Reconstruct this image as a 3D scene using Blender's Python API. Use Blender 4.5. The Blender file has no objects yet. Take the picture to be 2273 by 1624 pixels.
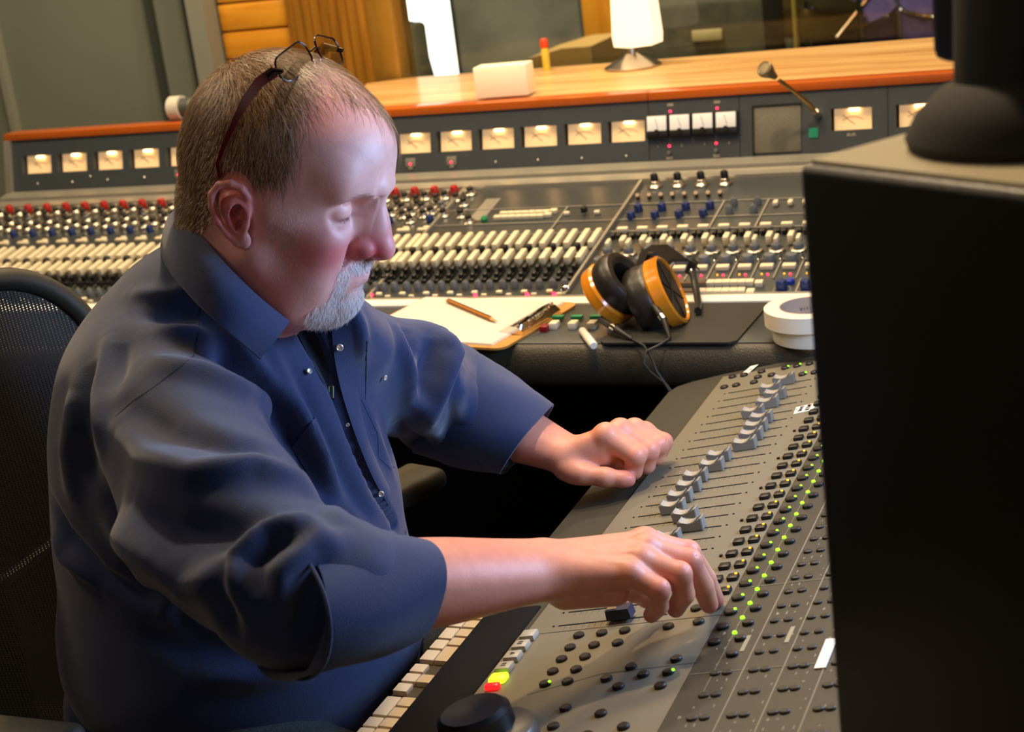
import bpy, bmesh, math, random
import numpy as np
from mathutils import Matrix, Vector, Euler
random.seed(7)
C = bpy.context.scene.collection
sc = bpy.context.scene
PI = math.pi
# ------------------------------------------------------------------ camera
Xc = Vector((0.92350407, 0.0023526, -0.38358141)); Yc = Vector((0.36368706, -0.3232845, 0.87362398)); Zc = Vector((-0.12195064, -0.94629889, -0.29941016))
cam_d = bpy.data.cameras.new('camera'); cam = bpy.data.objects.new('camera', cam_d); C.objects.link(cam)
CAMH = 1.48
M = Matrix(((Xc[0], -Xc[1], -Xc[2], 0), (Yc[0], -Yc[1], -Yc[2], 0), (Zc[0], -Zc[1], -Zc[2], CAMH), (0, 0, 0, 1)))
cam.matrix_world = M
cam_d.sensor_width = 36; cam_d.lens = 3587 / 2273 * 36; cam_d.clip_start = 0.02
cam_d.dof.use_dof = True; cam_d.dof.focus_distance = 1.75; cam_d.dof.aperture_fstop = 8.5
sc.camera = cam
# ------------------------------------------------------------------ world, view, lights
w = bpy.data.worlds.new('world'); sc.world = w; w.use_nodes = True
w.node_tree.nodes['Background'].inputs[0].default_value = (1.0, 0.8, 0.55, 1); w.node_tree.nodes['Background'].inputs[1].default_value = 0.02
sc.view_settings.view_transform = 'Standard'; sc.view_settings.look = 'None'; sc.view_settings.gamma = 1; sc.view_settings.use_curve_mapping = False
sc.view_settings.exposure = 0.0
def area(name, loc, target, size, power, col, sy=None, spread=None):
    l = bpy.data.lights.new(name, 'AREA'); l.energy = power; l.color = col; l.size = size
    if sy: l.shape = 'RECTANGLE'; l.size_y = sy
    if spread: l.spread = spread
    o = bpy.data.objects.new(name, l); C.objects.link(o); o.location = loc
    o.rotation_euler = (Vector(target) - Vector(loc)).to_track_quat('-Z', 'Y').to_euler(); return o
WARM = (1.0, 0.76, 0.48)
area('ceiling_lamp_over_console', (-1.2, 2.3, 2.7), (-1.2, 2.7, 0.8), 0.6, 27, WARM, 0.4)
area('ceiling_lamp_left', (-2.6, 2.2, 2.7), (-2.4, 3.2, 0.8), 0.5, 22, (1.0, 0.8, 0.55))
area('ceiling_lamp_desk', (-0.62, 1.80, 2.7), (-0.6, 1.5, 0.7), 0.10, 25, (1.0, 0.72, 0.42))
area('ceiling_lamp_rear', (-2.25, 1.0, 2.75), (-1.05, 1.25, 0.95), 0.3, 12, (1.0, 0.74, 0.5))
area('computer_screen_light', (0.02, 1.62, 1.22), (-0.8, 1.4, 1.16), 0.5, 12, (0.40, 0.60, 1.0), 0.32)
area('ceiling_lamp_behind_camera', (-0.3, -1.2, 2.7), (-0.8, 1.3, 1.0), 0.9, 10, (1.0, 0.76, 0.62))  # added fill to lift the shaded side of the face, not a room lamp
area('live_room_lamp', (-1.5, 4.1, 2.7), (-1.8, 5.4, 0.8), 0.8, 85, (1.0, 0.86, 0.68))
area('sill_lamp', (-1.5, 3.2, 2.5), (-1.6, 3.5, 1.0), 0.3, 15, (1.0, 0.76, 0.46))
area('sill_lamp_right', (-0.5, 2.9, 2.6), (-0.6, 3.3, 1.0), 0.4, 14, (1.0, 0.82, 0.6))
# ------------------------------------------------------------------ helpers
def lin(r, g, b):
    f = lambda c: (c / 255 / 12.92) if c / 255 <= 0.04045 else ((c / 255 + 0.055) / 1.055) ** 2.4
    return (f(r), f(g), f(b), 1)
MATS = {}
def mat(name, col, rough=0.5, metal=0.0, emis=None, es=1.0, noise=None, bump=None, spec=0.5, coat=0, trans=0, sss=0, sheen=0):
    """noise=(scale,amount[,stretch]) mottles the colour; bump=(scale,strength[,stretch])"""
    if name in MATS: return MATS[name]
    m = bpy.data.materials.new(name); m.use_nodes = True; nt = m.node_tree; b = nt.nodes['Principled BSDF']
    b.inputs['Base Color'].default_value = col; b.inputs['Roughness'].default_value = rough; b.inputs['Metallic'].default_value = metal
    b.inputs['Specular IOR Level'].default_value = spec; b.inputs['Coat Weight'].default_value = coat
    b.inputs['Transmission Weight'].default_value = trans
    if sheen: b.inputs['Sheen Weight'].default_value = sheen; b.inputs['Sheen Roughness'].default_value = 0.6
    if sss: b.inputs['Subsurface Weight'].default_value = sss; b.inputs['Subsurface Radius'].default_value = (0.012, 0.004, 0.002); b.inputs['Subsurface Scale'].default_value = 1
    if emis: b.inputs['Emission Color'].default_value = emis; b.inputs['Emission Strength'].default_value = es
    tc = nt.nodes.new('ShaderNodeTexCoord')
    def tex(sc_, st, det=3):
        mp = nt.nodes.new('ShaderNodeMapping'); mp.inputs['Scale'].default_value = st
        n = nt.nodes.new('ShaderNodeTexNoise'); n.inputs['Scale'].default_value = sc_; n.inputs['Detail'].default_value = det
        nt.links.new(tc.outputs['Object'], mp.inputs[0]); nt.links.new(mp.outputs[0], n.inputs['Vector']); return n
    if noise:
        n = tex(noise[0], noise[2] if len(noise) > 2 else (1, 1, 1), 4); r = nt.nodes.new('ShaderNodeValToRGB')
        a = noise[1]; r.color_ramp.elements[0].position = 0.3; r.color_ramp.elements[1].position = 0.7
        r.color_ramp.elements[0].color = tuple(c * (1 - a) for c in col[:3]) + (1,); r.color_ramp.elements[1].color = tuple(min(1, c * (1 + a)) for c in col[:3]) + (1,)
        nt.links.new(n.outputs['Fac'], r.inputs[0]); nt.links.new(r.outputs[0], b.inputs['Base Color'])
    if bump:
        n = tex(bump[0], bump[2] if len(bump) > 2 else (1, 1, 1)); bp = nt.nodes.new('ShaderNodeBump'); bp.inputs['Strength'].default_value = bump[1]; bp.inputs['Distance'].default_value = 0.002
        nt.links.new(n.outputs['Fac'], bp.inputs['Height']); nt.links.new(bp.outputs[0], b.inputs['Normal'])
    MATS[name] = m; return m
class MB:
    def __init__(s): s.bm = bmesh.new()
    def _add(s, vs, fs, M_=None):
        v = [s.bm.verts.new((M_ @ Vector(p)) if M_ is not None else Vector(p)) for p in vs]
        for f in fs:
            try: s.bm.faces.new([v[i] for i in f])
            except ValueError: pass
        return s
    def box(s, c, d, M_=None, bev=0, seg=2):
        t = bmesh.new(); bmesh.ops.create_cube(t, size=1)
        for v in t.verts: v.co = Vector((c[0] + v.co.x * d[0], c[1] + v.co.y * d[1], c[2] + v.co.z * d[2]))
        if bev: bmesh.ops.bevel(t, geom=list(t.edges), offset=bev, segments=seg, affect='EDGES', profile=0.5)
        t.verts.ensure_lookup_table(); t.verts.index_update()
        s._add([v.co.copy() for v in t.verts], [[v.index for v in f.verts] for f in t.faces], M_); t.free(); return s
    def lathe(s, prof, n=16, M_=None, cap=True):
        vs = []; fs = []
        for r, z in prof:
            for i in range(n): a = 2 * PI * i / n; vs.append((r * math.cos(a), r * math.sin(a), z))
        for k in range(len(prof) - 1):
            for i in range(n): j = (i + 1) % n; fs.append((k * n + i, k * n + j, (k + 1) * n + j, (k + 1) * n + i))
        if cap: fs.append(tuple(range(n))[::-1]); fs.append(tuple((len(prof) - 1) * n + i for i in range(n)))
        return s._add(vs, fs, M_)
    def tube(s, pts, r, n=8, M_=None, closed=False):
        pts = [Vector(p) for p in pts]; rs = r if isinstance(r, (list, tuple)) else [r] * len(pts); vs = []; fs = []; up = None
        for i, p in enumerate(pts):
            t = (pts[(i + 1) % len(pts)] - pts[i - 1]) if closed else (pts[min(i + 1, len(pts) - 1)] - pts[max(i - 1, 0)])
            t.normalize()
            if up is None: up = t.orthogonal().normalized()
            else: up = (up - t * up.dot(t)).normalized()
            bi = t.cross(up)
            for k in range(n): a = 2 * PI * k / n; vs.append(p + (up * math.cos(a) + bi * math.sin(a)) * rs[i])
        L = len(pts)
        for i in range(L if closed else L - 1):
            for k in range(n): j = (k + 1) % n; q = (i + 1) % L; fs.append((i * n + k, i * n + j, q * n + j, q * n + k))
        if not closed: fs.append(tuple(range(n))[::-1]); fs.append(tuple((L - 1) * n + k for k in range(n)))
        return s._add(vs, fs, M_)
    def prism(s, poly, a, b, axis=0, M_=None):
        """extrude 2-D polygon (the two other axes) from a to b along axis"""
        def P(u, v, t): return {0: (t, u, v), 1: (u, t, v), 2: (u, v, t)}[axis]
        n = len(poly); vs = [P(u, v, a) for u, v in poly] + [P(u, v, b) for u, v in poly]
        fs = [tuple(range(n)), tuple(range(2 * n - 1, n - 1, -1))] + [(i, i + n, (i + 1) % n + n, (i + 1) % n) for i in range(n)]
        return s._add(vs, fs, M_)
    def mesh(s, name, m, smooth=True):
        bmesh.ops.recalc_face_normals(s.bm, faces=s.bm.faces)
        me = bpy.data.meshes.new(name); s.bm.to_mesh(me); s.bm.free()
        if m: me.materials.append(m)
        if smooth: shade(me)
        return me
def shade(me, ang=35):
    me.polygons.foreach_set('use_smooth', [True] * len(me.polygons)); me.set_sharp_from_angle(angle=math.radians(ang))
def tag(o, label=None, cat=None, group=None, kind=None):
    if label: o['label'] = label
    if cat: o['category'] = cat
    if group: o['group'] = group
    if kind: o['kind'] = kind
    return o
def thing(name, label, cat, loc=(0, 0, 0), group=None):
    o = bpy.data.objects.new(name, None); o.empty_display_size = 0.05; C.objects.link(o); o.location = loc; return tag(o, label, cat, group)
def part(name, me, parent, Mw=None, label=None):
    """link mesh data as a child; Mw is its place in the world"""
    o = bpy.data.objects.new(name, me); C.objects.link(o)
    Mw = Mw if Mw is not None else Matrix()
    if parent is not None:
        o.parent = parent; o.matrix_basis = parent_world(parent).inverted() @ Mw
    else: o.matrix_world = Mw
    if label: o['label'] = label
    return o
def parent_world(o):
    return (parent_world(o.parent) if o.parent else Matrix()) @ o.matrix_parent_inverse @ o.matrix_basis
def struct(name, me, Mw=None): return tag(part(name, me, None, Mw), kind='structure')
def T(x, y, z): return Matrix.Translation((x, y, z))
def Rz(a): return Matrix.Rotation(a, 4, 'Z')
def Rx(a): return Matrix.Rotation(a, 4, 'X')
def Ry(a): return Matrix.Rotation(a, 4, 'Y')
def basis(x, y, z, o): return Matrix(((x[0], y[0], z[0], o[0]), (x[1], y[1], z[1], o[1]), (x[2], y[2], z[2], o[2]), (0, 0, 0, 1)))
def along(d, o):
    """matrix whose Z runs along d"""
    q = Vector(d).to_track_quat('Z', 'Y'); return Matrix.Translation(o) @ q.to_matrix().to_4x4()
def rrect(wd, h, r, n=4, cx=0, cy=0):
    out = []
    for qx, qy, a0 in ((1, 1, 0), (-1, 1, 90), (-1, -1, 180), (1, -1, 270)):
        for k in range(n + 1):
            a = math.radians(a0 + 90 * k / n); out.append((cx + qx * (wd / 2 - r) + r * math.cos(a), cy + qy * (h / 2 - r) + r * math.sin(a)))
    return out
# materials
m_dark = mat('charcoal paint', lin(62, 64, 60), 0.42, noise=(60, 0.08))
m_panel = mat('slate console panel', lin(54, 58, 57), 0.30, noise=(40, 0.07), spec=0.6)
m_black = mat('black plastic', lin(20, 19, 18), 0.4)
m_blackm = mat('matte black', lin(12, 12, 12), 0.8)
m_silver = mat('brushed aluminium', lin(190, 182, 165), 0.28, 1.0)
m_rail = mat('painted silver rail', lin(170, 165, 150), 0.35, 0.6)
m_cream = mat('cream plastic', lin(222, 208, 172), 0.4)
m_white = mat('white tape', lin(240, 232, 215), 0.6)
m_grey = mat('grey plastic', lin(92, 95, 98), 0.4)
m_red = mat('red knob plastic', lin(165, 30, 16), 0.35)
m_blue = mat('navy knob plastic', lin(28, 45, 92), 0.35)
m_green = mat('green plastic', lin(20, 130, 80), 0.4)
m_orange = mat('orange varnished wood trim', lin(186, 88, 18), 0.35, noise=(9, 0.15, (0.3, 6, 6)), coat=0.3)
m_chrome = mat('chrome', lin(225, 220, 210), 0.1, 1.0)
m_leather = mat('black leather', lin(58, 52, 38), 0.42, bump=(420, 0.6), spec=0.5)
m_redled = mat('lit red indicator', lin(255, 20, 50), 0.3, emis=(1, 0.02, 0.06, 1), es=6)
m_ylw = mat('lit amber indicator', lin(255, 180, 20), 0.3, emis=(1, 0.5, 0.03, 1), es=1.2)
m_grn = mat('lit green indicator', lin(120, 255, 20), 0.3, emis=(0.32, 1, 0.02, 1), es=1.8)
m_glow = mat('lit meter bulb', lin(255, 200, 120), 0.3, emis=(1, 0.62, 0.25, 1), es=12)
m_vuface = mat('backlit meter card', lin(235, 205, 150), 0.5, emis=(1, 0.6, 0.28, 1), es=0.42)
# ------------------------------------------------------------------ room
m_wall = mat('grey green wall paint', lin(112, 117, 100), 0.7, noise=(3, 0.06))
m_wall2 = mat('pale grey pilaster paint', lin(135, 135, 118), 0.65)
m_floor = mat('dark carpet', lin(38, 34, 30), 0.9, noise=(80, 0.2))
m_ceil = mat('ceiling paint', lin(120, 112, 98), 0.9)
def wood(name, c1, c2, sc_, stretch, rough=0.4, coat=0.2):
    m = bpy.data.materials.new(name); m.use_nodes = True; nt = m.node_tree; b = nt.nodes['Principled BSDF']
    tc = nt.nodes.new('ShaderNodeTexCoord'); mp = nt.nodes.new('ShaderNodeMapping'); mp.inputs['Scale'].default_value = stretch
    n = nt.nodes.new('ShaderNodeTexNoise'); n.inputs['Scale'].default_value = sc_; n.inputs['Detail'].default_value = 5; n.inputs['Distortion'].default_value = 0.6
    r = nt.nodes.new('ShaderNodeValToRGB'); r.color_ramp.elements[0].position = 0.35; r.color_ramp.elements[1].position = 0.68
    r.color_ramp.elements[0].color = c1; r.color_ramp.elements[1].color = c2
    nt.links.new(tc.outputs['Object'], mp.inputs[0]); nt.links.new(mp.outputs[0], n.inputs['Vector']); nt.links.new(n.outputs['Fac'], r.inputs[0]); nt.links.new(r.outputs[0], b.inputs['Base Color'])
    b.inputs['Roughness'].default_value = rough; b.inputs['Coat Weight'].default_value = coat; return m
m_plank = wood('amber pine planks', lin(214, 138, 24), lin(240, 170, 50), 3, (1, 1, 9))
m_slat = wood('brown gold vertical boards', lin(150, 98, 22), lin(186, 128, 40), 3, (9, 9, 1))
m_ledge = wood('pale ledge wood', lin(190, 140, 78), lin(226, 186, 124), 2.5, (1, 14, 1), 0.38, 0.12)
m_post = wood('orange pine post', lin(220, 140, 30), lin(245, 175, 60), 3, (6, 6, 1))
struct('floor', MB().box((-0.8, 2.2, -0.05), (6.8, 10.4, 0.1)).mesh('floor', m_floor))
struct('ceiling', MB().box((-0.8, 2.2, 2.85), (6.8, 10.4, 0.1)).mesh('ceiling', m_ceil))
b = MB().box((-3.25, 3.72, 1.4), (1.92, 0.2, 2.8)).box((-2.478, 3.615, 1.4), (0.012, 0.02, 2.8)); struct('wall_left_back', b.mesh('wall', m_wall))
b = MB().box((-2.975, 3.612, 1.4), (0.018, 0.03, 2.8)); struct('trim_1', b.mesh('trim', m_wall2))
b = MB().box((-2.472, 3.612, 1.4), (0.014, 0.03, 2.8)); struct('trim_2', b.mesh('trim', mat('dark seam', lin(48, 50, 42), 0.8)))
b = MB().box((-2.312, 3.60, 1.4), (0.05, 0.06, 2.8)); struct('trim_3', b.mesh('trim', m_wall2))
b = MB().box((-2.352, 3.61, 1.4), (0.018, 0.04, 2.8)); struct('trim_4', b.mesh('trim', MATS['dark seam']))
b = MB()
for k in range(16): b.box((-2.18, 3.66, 0.96 + 0.071 * k), (0.21, 0.05, 0.066), bev=0.004)
b.box((-2.18, 3.70, 1.4), (0.23, 0.05, 2.8)); struct('wall_back_planks', b.mesh('planks', m_plank))
b = MB(); n = 9
for k in range(n):
    x0 = -2.075 + 0.325 * k / n; y0 = 3.62 - 0.2 * k / n
    b.box((x0 + 0.018, y0, 1.4), (0.033, 0.03, 2.8), bev=0.006)
b.prism([(-2.075, 3.66), (-1.745, 3.45), (-1.745, 3.5), (-2.075, 3.72)], 0, 2.8, axis=2); struct('wall_back_boards', b.mesh('boards', m_slat))
struct('wall_left', MB().box((-4.2, 1.2, 1.4), (0.1, 5.2, 2.8)).mesh('wall', m_wall))
struct('wall_right', MB().box((2.6, 1.2, 1.4), (0.1, 6.0, 2.8)).mesh('wall', m_wall))
struct('wall_front', MB().box((-0.8, -3.0, 1.4), (6.8, 0.1, 2.8)).mesh('wall', m_wall))
struct('wall_back_lower', MB().box((0.4, 3.50, 0.5), (4.3, 0.1, 1.0)).mesh('wall', m_wall))
struct('wall_back_upper', MB().box((0.4, 3.50, 2.5), (4.3, 0.1, 0.6)).mesh('wall', m_wall))
struct('wall_back_right', MB().box((1.15, 3.50, 1.6), (2.9, 0.12, 1.2)).mesh('wall', m_slat))
# control room window
W = struct('window_1', MB().box((-1.715, 3.45, 1.6), (0.07, 0.09, 1.2), bev=0.006).box((-0.335, 3.45, 1.6), (0.05, 0.09, 1.2), bev=0.006).box((-1.0, 3.45, 2.2), (1.4, 0.09, 0.06)).mesh('frame', wood('golden window frame', lin(140, 100, 30), lin(170, 128, 46), 3, (6, 6, 1))))
m_glass = bpy.data.materials.new('window glass'); m_glass.use_nodes = True
nt = m_glass.node_tree; nt.nodes.clear(); o_ = nt.nodes.new('ShaderNodeOutputMaterial'); mx = nt.nodes.new('ShaderNodeMixShader'); tr = nt.nodes.new('ShaderNodeBsdfTransparent'); gl = nt.nodes.new('ShaderNodeBsdfGlossy'); gl.inputs['Roughness'].default_value = 0.02; fr = nt.nodes.new('ShaderNodeFresnel'); fr.inputs[0].default_value = 1.35
tr.inputs[0].default_value = (0.92, 0.95, 0.9, 1)
nt.links.new(fr.outputs[0], mx.inputs[0]); nt.links.new(tr.outputs[0], mx.inputs[1]); nt.links.new(gl.outputs[0], mx.inputs[2]); nt.links.new(mx.outputs[0], o_.inputs[0])
part('pane', MB().box((-1.02, 3.46, 1.6), (1.33, 0.008, 1.2)).mesh('pane', m_glass), W)
# live room beyond the glass
m_live = mat('olive grey acoustic cloth', lin(96, 96, 80), 0.9, noise=(2.5, 0.35))
struct('wall_live_back', MB().box((-0.8, 7.3, 1.4), (6.8, 0.1, 2.8)).mesh('wall', m_live))
struct('wall_live_left', MB().box((-4.2, 5.4, 1.4), (0.1, 3.8, 2.8)).mesh('wall', m_live))
struct('wall_live_right', MB().box((2.6, 5.6, 1.4), (0.1, 3.4, 2.8)).mesh('wall', m_live))
m_day = mat('overexposed daylight', lin(255, 255, 250), 0.5, emis=(1, 0.98, 0.93, 1), es=3)
D = struct('window_2', MB().prism([(-3.12, 1.7), (-2.69, 1.7), (-2.70, 0.66), (-2.76, 0.61), (-2.83, 0.62), (-2.87, 0.88), (-3.10, 0.93)], 6.06, 6.09, axis=1).mesh('lit', m_day))
b = MB().box((-2.66, 6.02, 1.2), (0.06, 0.1, 1.6)).box((-3.2, 6.05, 1.2), (0.06, 0.1, 1.6)); part('window_frame', b.mesh('frame', m_live), D)
def gobo(label, x, y, wd, h, col, leg=0.12):
    g = thing('acoustic_gobo', label, 'acoustic screen', (x, y, 0))
    part('panel', MB().box((0, 0, leg + h / 2), (wd, 0.12, h), bev=0.02).mesh('panel', mat('gobo cloth ' + col[0], lin(*col[1]), 0.9, noise=(4, 0.4), bump=(90, 0.3))), g, T(x, y, 0))
    for s in (-1, 1): part('leg', MB().box((0, 0, leg / 2), (0.05, 0.4, leg), bev=0.005).mesh('leg', m_black), g, T(x + s * (wd / 2 - 0.06), y, 0))
gobo('dark acoustic screen in the live room, right of the bright daylight window', -2.08, 5.2, 0.46, 1.5, ('grey', (128, 128, 116)))
gobo('low dark acoustic screen in front of the foot of the daylight window', -2.515, 5.25, 0.055, 0.84, ('olive', (98, 92, 70)))
gobo('wide dark olive acoustic screen behind the thin upright stand', -1.49, 5.6, 0.52, 1.4, ('dark olive', (72, 72, 58)))
part('post', MB().box((-1.543, 4.5, 1.4), (0.10, 0.12, 2.8), bev=0.006).mesh('post', m_post), None); tag(bpy.data.objects['post'], 'glowing orange pine post beyond the glass behind the white lamp', 'post'); bpy.data.objects['post'].name = 'wooden_post'
# music book / cardboard on the far sill
b = MB().prism([(-1.72, 0.80), (-1.60, 0.965), (-1.50, 0.985), (-1.42, 0.985), (-1.42, 0.80)], 4.0, 4.25, axis=1)
tag(part('cardboard_box', b.mesh('box', mat('brown cardboard', lin(176, 142, 82), 0.8)), None), 'open brown cardboard box beyond the glass, between the marker bottle and the pine post', 'box')
t_ = thing('equipment_table', 'low grey table beyond the window carrying the cardboard box', 'table', (-1.5, 4.15, 0))
part('tabletop', MB().box((-1.55, 4.10, 0.785), (0.9, 0.4, 0.03)).mesh('top', m_live), t_)
for sx in (-1, 1):
    for sy in (-1, 1): part('leg', MB().box((-1.55 + sx * 0.42, 4.10 + sy * 0.17, 0.385), (0.03, 0.03, 0.77)).mesh('leg', m_black), t_)
bt = thing('marker_bottle', 'yellow bottle with a red cap standing behind the pale paper block', 'bottle', (-1.60, 3.385, 1.019))
part('bottle', MB().lathe([(0.008, 0), (0.0085, 0.02), (0.0085, 0.045), (0.007, 0.05)], 14).mesh('b', mat('yellow label', lin(216, 186, 60), 0.5)), bt, T(-1.30, 3.36, 1.0195))
part('cap', MB().lathe([(0.008, 0.05), (0.009, 0.052), (0.0088, 0.066), (0.006, 0.07)], 14).mesh('c', mat('red cap', lin(222, 66, 16), 0.4)), bt, T(-1.30, 3.36, 1.0195))
bt.location = (-1.30, 3.36, 1.019)
for c_ in bt.children: c_.matrix_basis = Matrix()
# drum kit and stands
m_purple = mat('purple sparkle drum shell', lin(78, 66, 110), 0.3, noise=(60, 0.3))
m_brass = mat('cymbal brass', lin(190, 160, 90), 0.25, 1.0)
dk = thing('drum_kit', 'purple drum kit with cymbals and chrome stands beyond the glass at the right', 'drum kit', (-0.95, 5.2, 0))
part('bass_drum', MB().lathe([(0.26, -0.2), (0.28, -0.2), (0.28, 0.2), (0.26, 0.2)], 40).mesh('bd', m_purple), dk, T(-0.80, 5.3, 0.285) @ Rx(PI / 2))
for x, y, z, r in ((-0.94, 5.0, 0.80, 0.15), (-0.62, 5.0, 0.82, 0.16)):
    d_ = part('tom_drum', MB().lathe([(r * 0.97, 0), (r, 0), (r, 0.2), (r * 0.97, 0.2)], 32).mesh('tom', m_purple), dk, T(x, y, z - 0.08) @ Rx(0.25))
    part('rim', MB().tube([(r * 1.02 * math.cos(a * PI / 12), r * 1.02 * math.sin(a * PI / 12), 0.2) for a in range(24)], 0.006, 6, closed=True).mesh('rim', m_chrome), d_, parent_world(d_))
for x, y, z, r in ((-1.02, 4.8, 0.93, 0.16), (-0.60, 5.3, 1.12, 0.2)):
    part('cymbal', MB().lathe([(0.015, 0.02), (0.04, 0.012), (r, 0), (r, -0.002), (0.04, 0.009), (0.015, 0.017)], 32, cap=False).mesh('cym', m_brass), dk, T(x, y, z) @ Rx(0.3) @ Ry(0.15))
    part('stand', MB().tube([(x, y, 0.02), (x, y, z + 0.04)], 0.011, 8).tube([(x - 0.2, y, 0.02), (x, y, 0.35), (x + 0.2, y, 0.02)], 0.009, 8).mesh('stand', m_chrome), dk)
part('stand', MB().tube([(-0.80, 4.6, 0.02), (-0.84, 4.6, 1.1)], 0.008, 8).tube([(-0.90, 4.6, 0.88), (-0.78, 4.7, 1.02)], 0.007, 8).mesh('stand', m_chrome), dk)
ms = thing('microphone_stand', 'thin yellow upright stand left of the drum kit beyond the glass', 'stand', (-0.93, 4.2, 0))
part('pole', MB().tube([(-0.93, 4.2, 0.01), (-0.925, 4.2, 1.6)], 0.0075, 8).mesh('pole', mat('brassy pole', lin(190, 165, 90), 0.4, 0.5)), ms)
part('base', MB().lathe([(0.13, 0), (0.13, 0.01), (0.02, 0.03)], 24).mesh('base', m_black), ms, T(-0.93, 4.2, 0))
am = thing('guitar_amplifier', 'dark amplifier with a pale name plate beyond the glass, right of the lamp', 'amplifier', (-1.2, 4.5, 0))
part('cabinet', MB().box((-1.26, 4.5, 0.52), (0.42, 0.25, 1.03), bev=0.015).mesh('cab', mat('amp cloth', lin(60, 58, 42), 0.9, noise=(30, 0.3))), am)
part('plate', MB().box((-1.21, 4.368, 0.945), (0.085, 0.008, 0.03), bev=0.002).mesh('plate', mat('pale plate', lin(180, 165, 120), 0.5)), am)
# ledge under the window and objects on it
b = MB().prism([(-1.60, 2.975), (-0.30, 2.975), (-0.30, 3.44), (-1.10, 3.405), (-1.66, 3.405), (-1.75, 3.36)], 1.004, 1.019, axis=2)
struct('window_sill_1', b.mesh('sill', m_ledge)).name = 'trim_5'
lp = thing('table_lamp', 'small lamp with a glowing white shade on a grey base on the window ledge', 'lamp', (-1.075, 3.32, 1.019))
part('base', MB().lathe([(0.06, 0), (0.062, 0.004), (0.055, 0.008), (0.028, 0.02), (0.012, 0.03), (0.01, 0.05)], 32).mesh('base', m_silver), lp, T(-1.085, 3.31, 1.0195))
part('lamp_shade', MB().lathe([(0.048, 0), (0.052, 0.001), (0.054, 0.02), (0.046, 0.16), (0.044, 0.16)], 6).mesh('shade', mat('glowing lamp shade', lin(255, 235, 190), 0.7, emis=(1, 0.82, 0.55, 1), es=1.1), smooth=False), lp, T(-1.068, 3.31, 1.066) @ Rz(0.4))
part('neck', MB().lathe([(0.008, 0.045), (0.008, 0.2)], 10).mesh('neck', m_black), lp, T(-1.075, 3.31, 1.0195))
pp_ = part('paper_block', MB().box((0, 0, 0.034), (0.112, 0.05, 0.062), bev=0.002).mesh('pad', mat('pale yellow paper', lin(255, 250, 215), 0.6, bump=(60, 0.4, (0.2, 1, 12)))), None, T(-1.262, 3.02, 1.0195) @ Rz(0.05)); tag(pp_, 'pale yellow paper block on the wooden ledge left of the lamp', 'paper block')
sg = thing('tape_reel', 'white ring with a dark hub standing on the orange trim at the left', 'reel', (-2.02, 3.0, 1.019))
part('ring', MB().lathe([(0.020, -0.014), (0.026, -0.014), (0.026, 0.014), (0.020, 0.014)], 28).mesh('ring', mat('off white ring', lin(200, 195, 175), 0.5)), sg, T(-2.03, 3.0, 1.0455) @ Ry(PI / 2))
part('hub', MB().lathe([(0.0205, 0), (0.0205, 0.028), (0.016, 0.034)], 24).mesh('hub', mat('hub grey', lin(70, 72, 66), 0.5)), sg, T(-2.02, 3.0, 1.0455) @ Ry(PI / 2))
# ------------------------------------------------------------------ mixing console
X0, X1 = -2.47, 0.10
con = thing('mixing_console', 'long charcoal mixing console with lit meters and rows of cream switches', 'mixing console', (-1.2, 2.6, 0))
PA = math.radians(10.5); pdir = Vector((0, math.cos(PA), math.sin(PA))); pnor = Vector((0, -math.sin(PA), math.cos(PA)))
def PM(x, s, h=0.0): return basis((1, 0, 0), pdir, pnor, Vector((x, 2.388, 0.78)) + pdir * s + pnor * h)
# armrest bolster, deck, panel, cabinet
arc = [(2.155 + 0.0, 0.779)] + [(2.155 - 0.021 * math.sin(a * PI / 10), 0.745 + 0.034 * math.cos(a * PI / 10)) for a in range(0, 11)] + [(2.25, 0.711), (2.25, 0.779)]
part('armrest', MB().prism(arc, X0, X1).mesh('armrest', m_leather), con)
part('front_deck', MB().box(((X0 + X1) / 2, 2.265, 0.76), (X1 - X0, 0.23, 0.04), bev=0.001).mesh('deck', m_panel), con)
part('tape_strip', MB().box(((X0 + X1) / 2, 2.366, 0.7815), (X1 - X0, 0.036, 0.003)).mesh('strip', m_white), con)
part('edge_rail', MB().box(((X0 + X1) / 2, 2.3865, 0.782), (X1 - X0, 0.005, 0.006)).mesh('rail', m_rail), con)
part('control_panel', MB().prism([(2.388, 0.78), (2.93, 0.8804), (2.93, 0.84), (2.388, 0.70)], X0, X1).mesh('panel', m_panel), con)
part('lower_cabinet', MB().prism([(2.24, 0.712), (2.40, 0.712), (2.93, 0.86), (3.05, 0.9), (3.05, 0.05), (2.55, 0.05), (2.5, 0.6), (2.24, 0.68)], X0 + 0.02, X1 - 0.02).mesh('cab', m_blackm), con)
for x in (X0 + 0.15, -1.2, X1 - 0.2): part('foot', MB().box((x, 2.8, 0.025), (0.12, 0.4, 0.05)).mesh('foot', m_black), con)
part('panel_rail', MB().prism([(2.856, 0.8668), (2.856, 0.8735), (2.885, 0.879), (2.886, 0.886), (2.925, 0.892), (2.925, 0.878)], X0, X1).mesh('rail', m_rail), con)
for s_, wd in ((0.3045, 0.0025), (0.254, 0.003)): part('panel_seam', MB().box(((X0 - 1.30) / 2 if s_ < 0.3 else -0.62, 0, 0), (abs(X0 + 1.30) if s_ < 0.3 else 1.38, wd, 0.002)).mesh('seam', m_rail), con, PM(0, s_, 0.001))
part('panel_seam', MB().box((-0.60, 0, 0), (1.40, 0.003, 0.002)).mesh('seam', m_rail), con, PM(0, 0.254, 0.001))
part('panel_seam', MB().box((-0.60, 0, 0), (1.40, 0.0025, 0.002)).mesh('seam', m_rail), con, PM(0, 0.372, 0.001))
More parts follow.
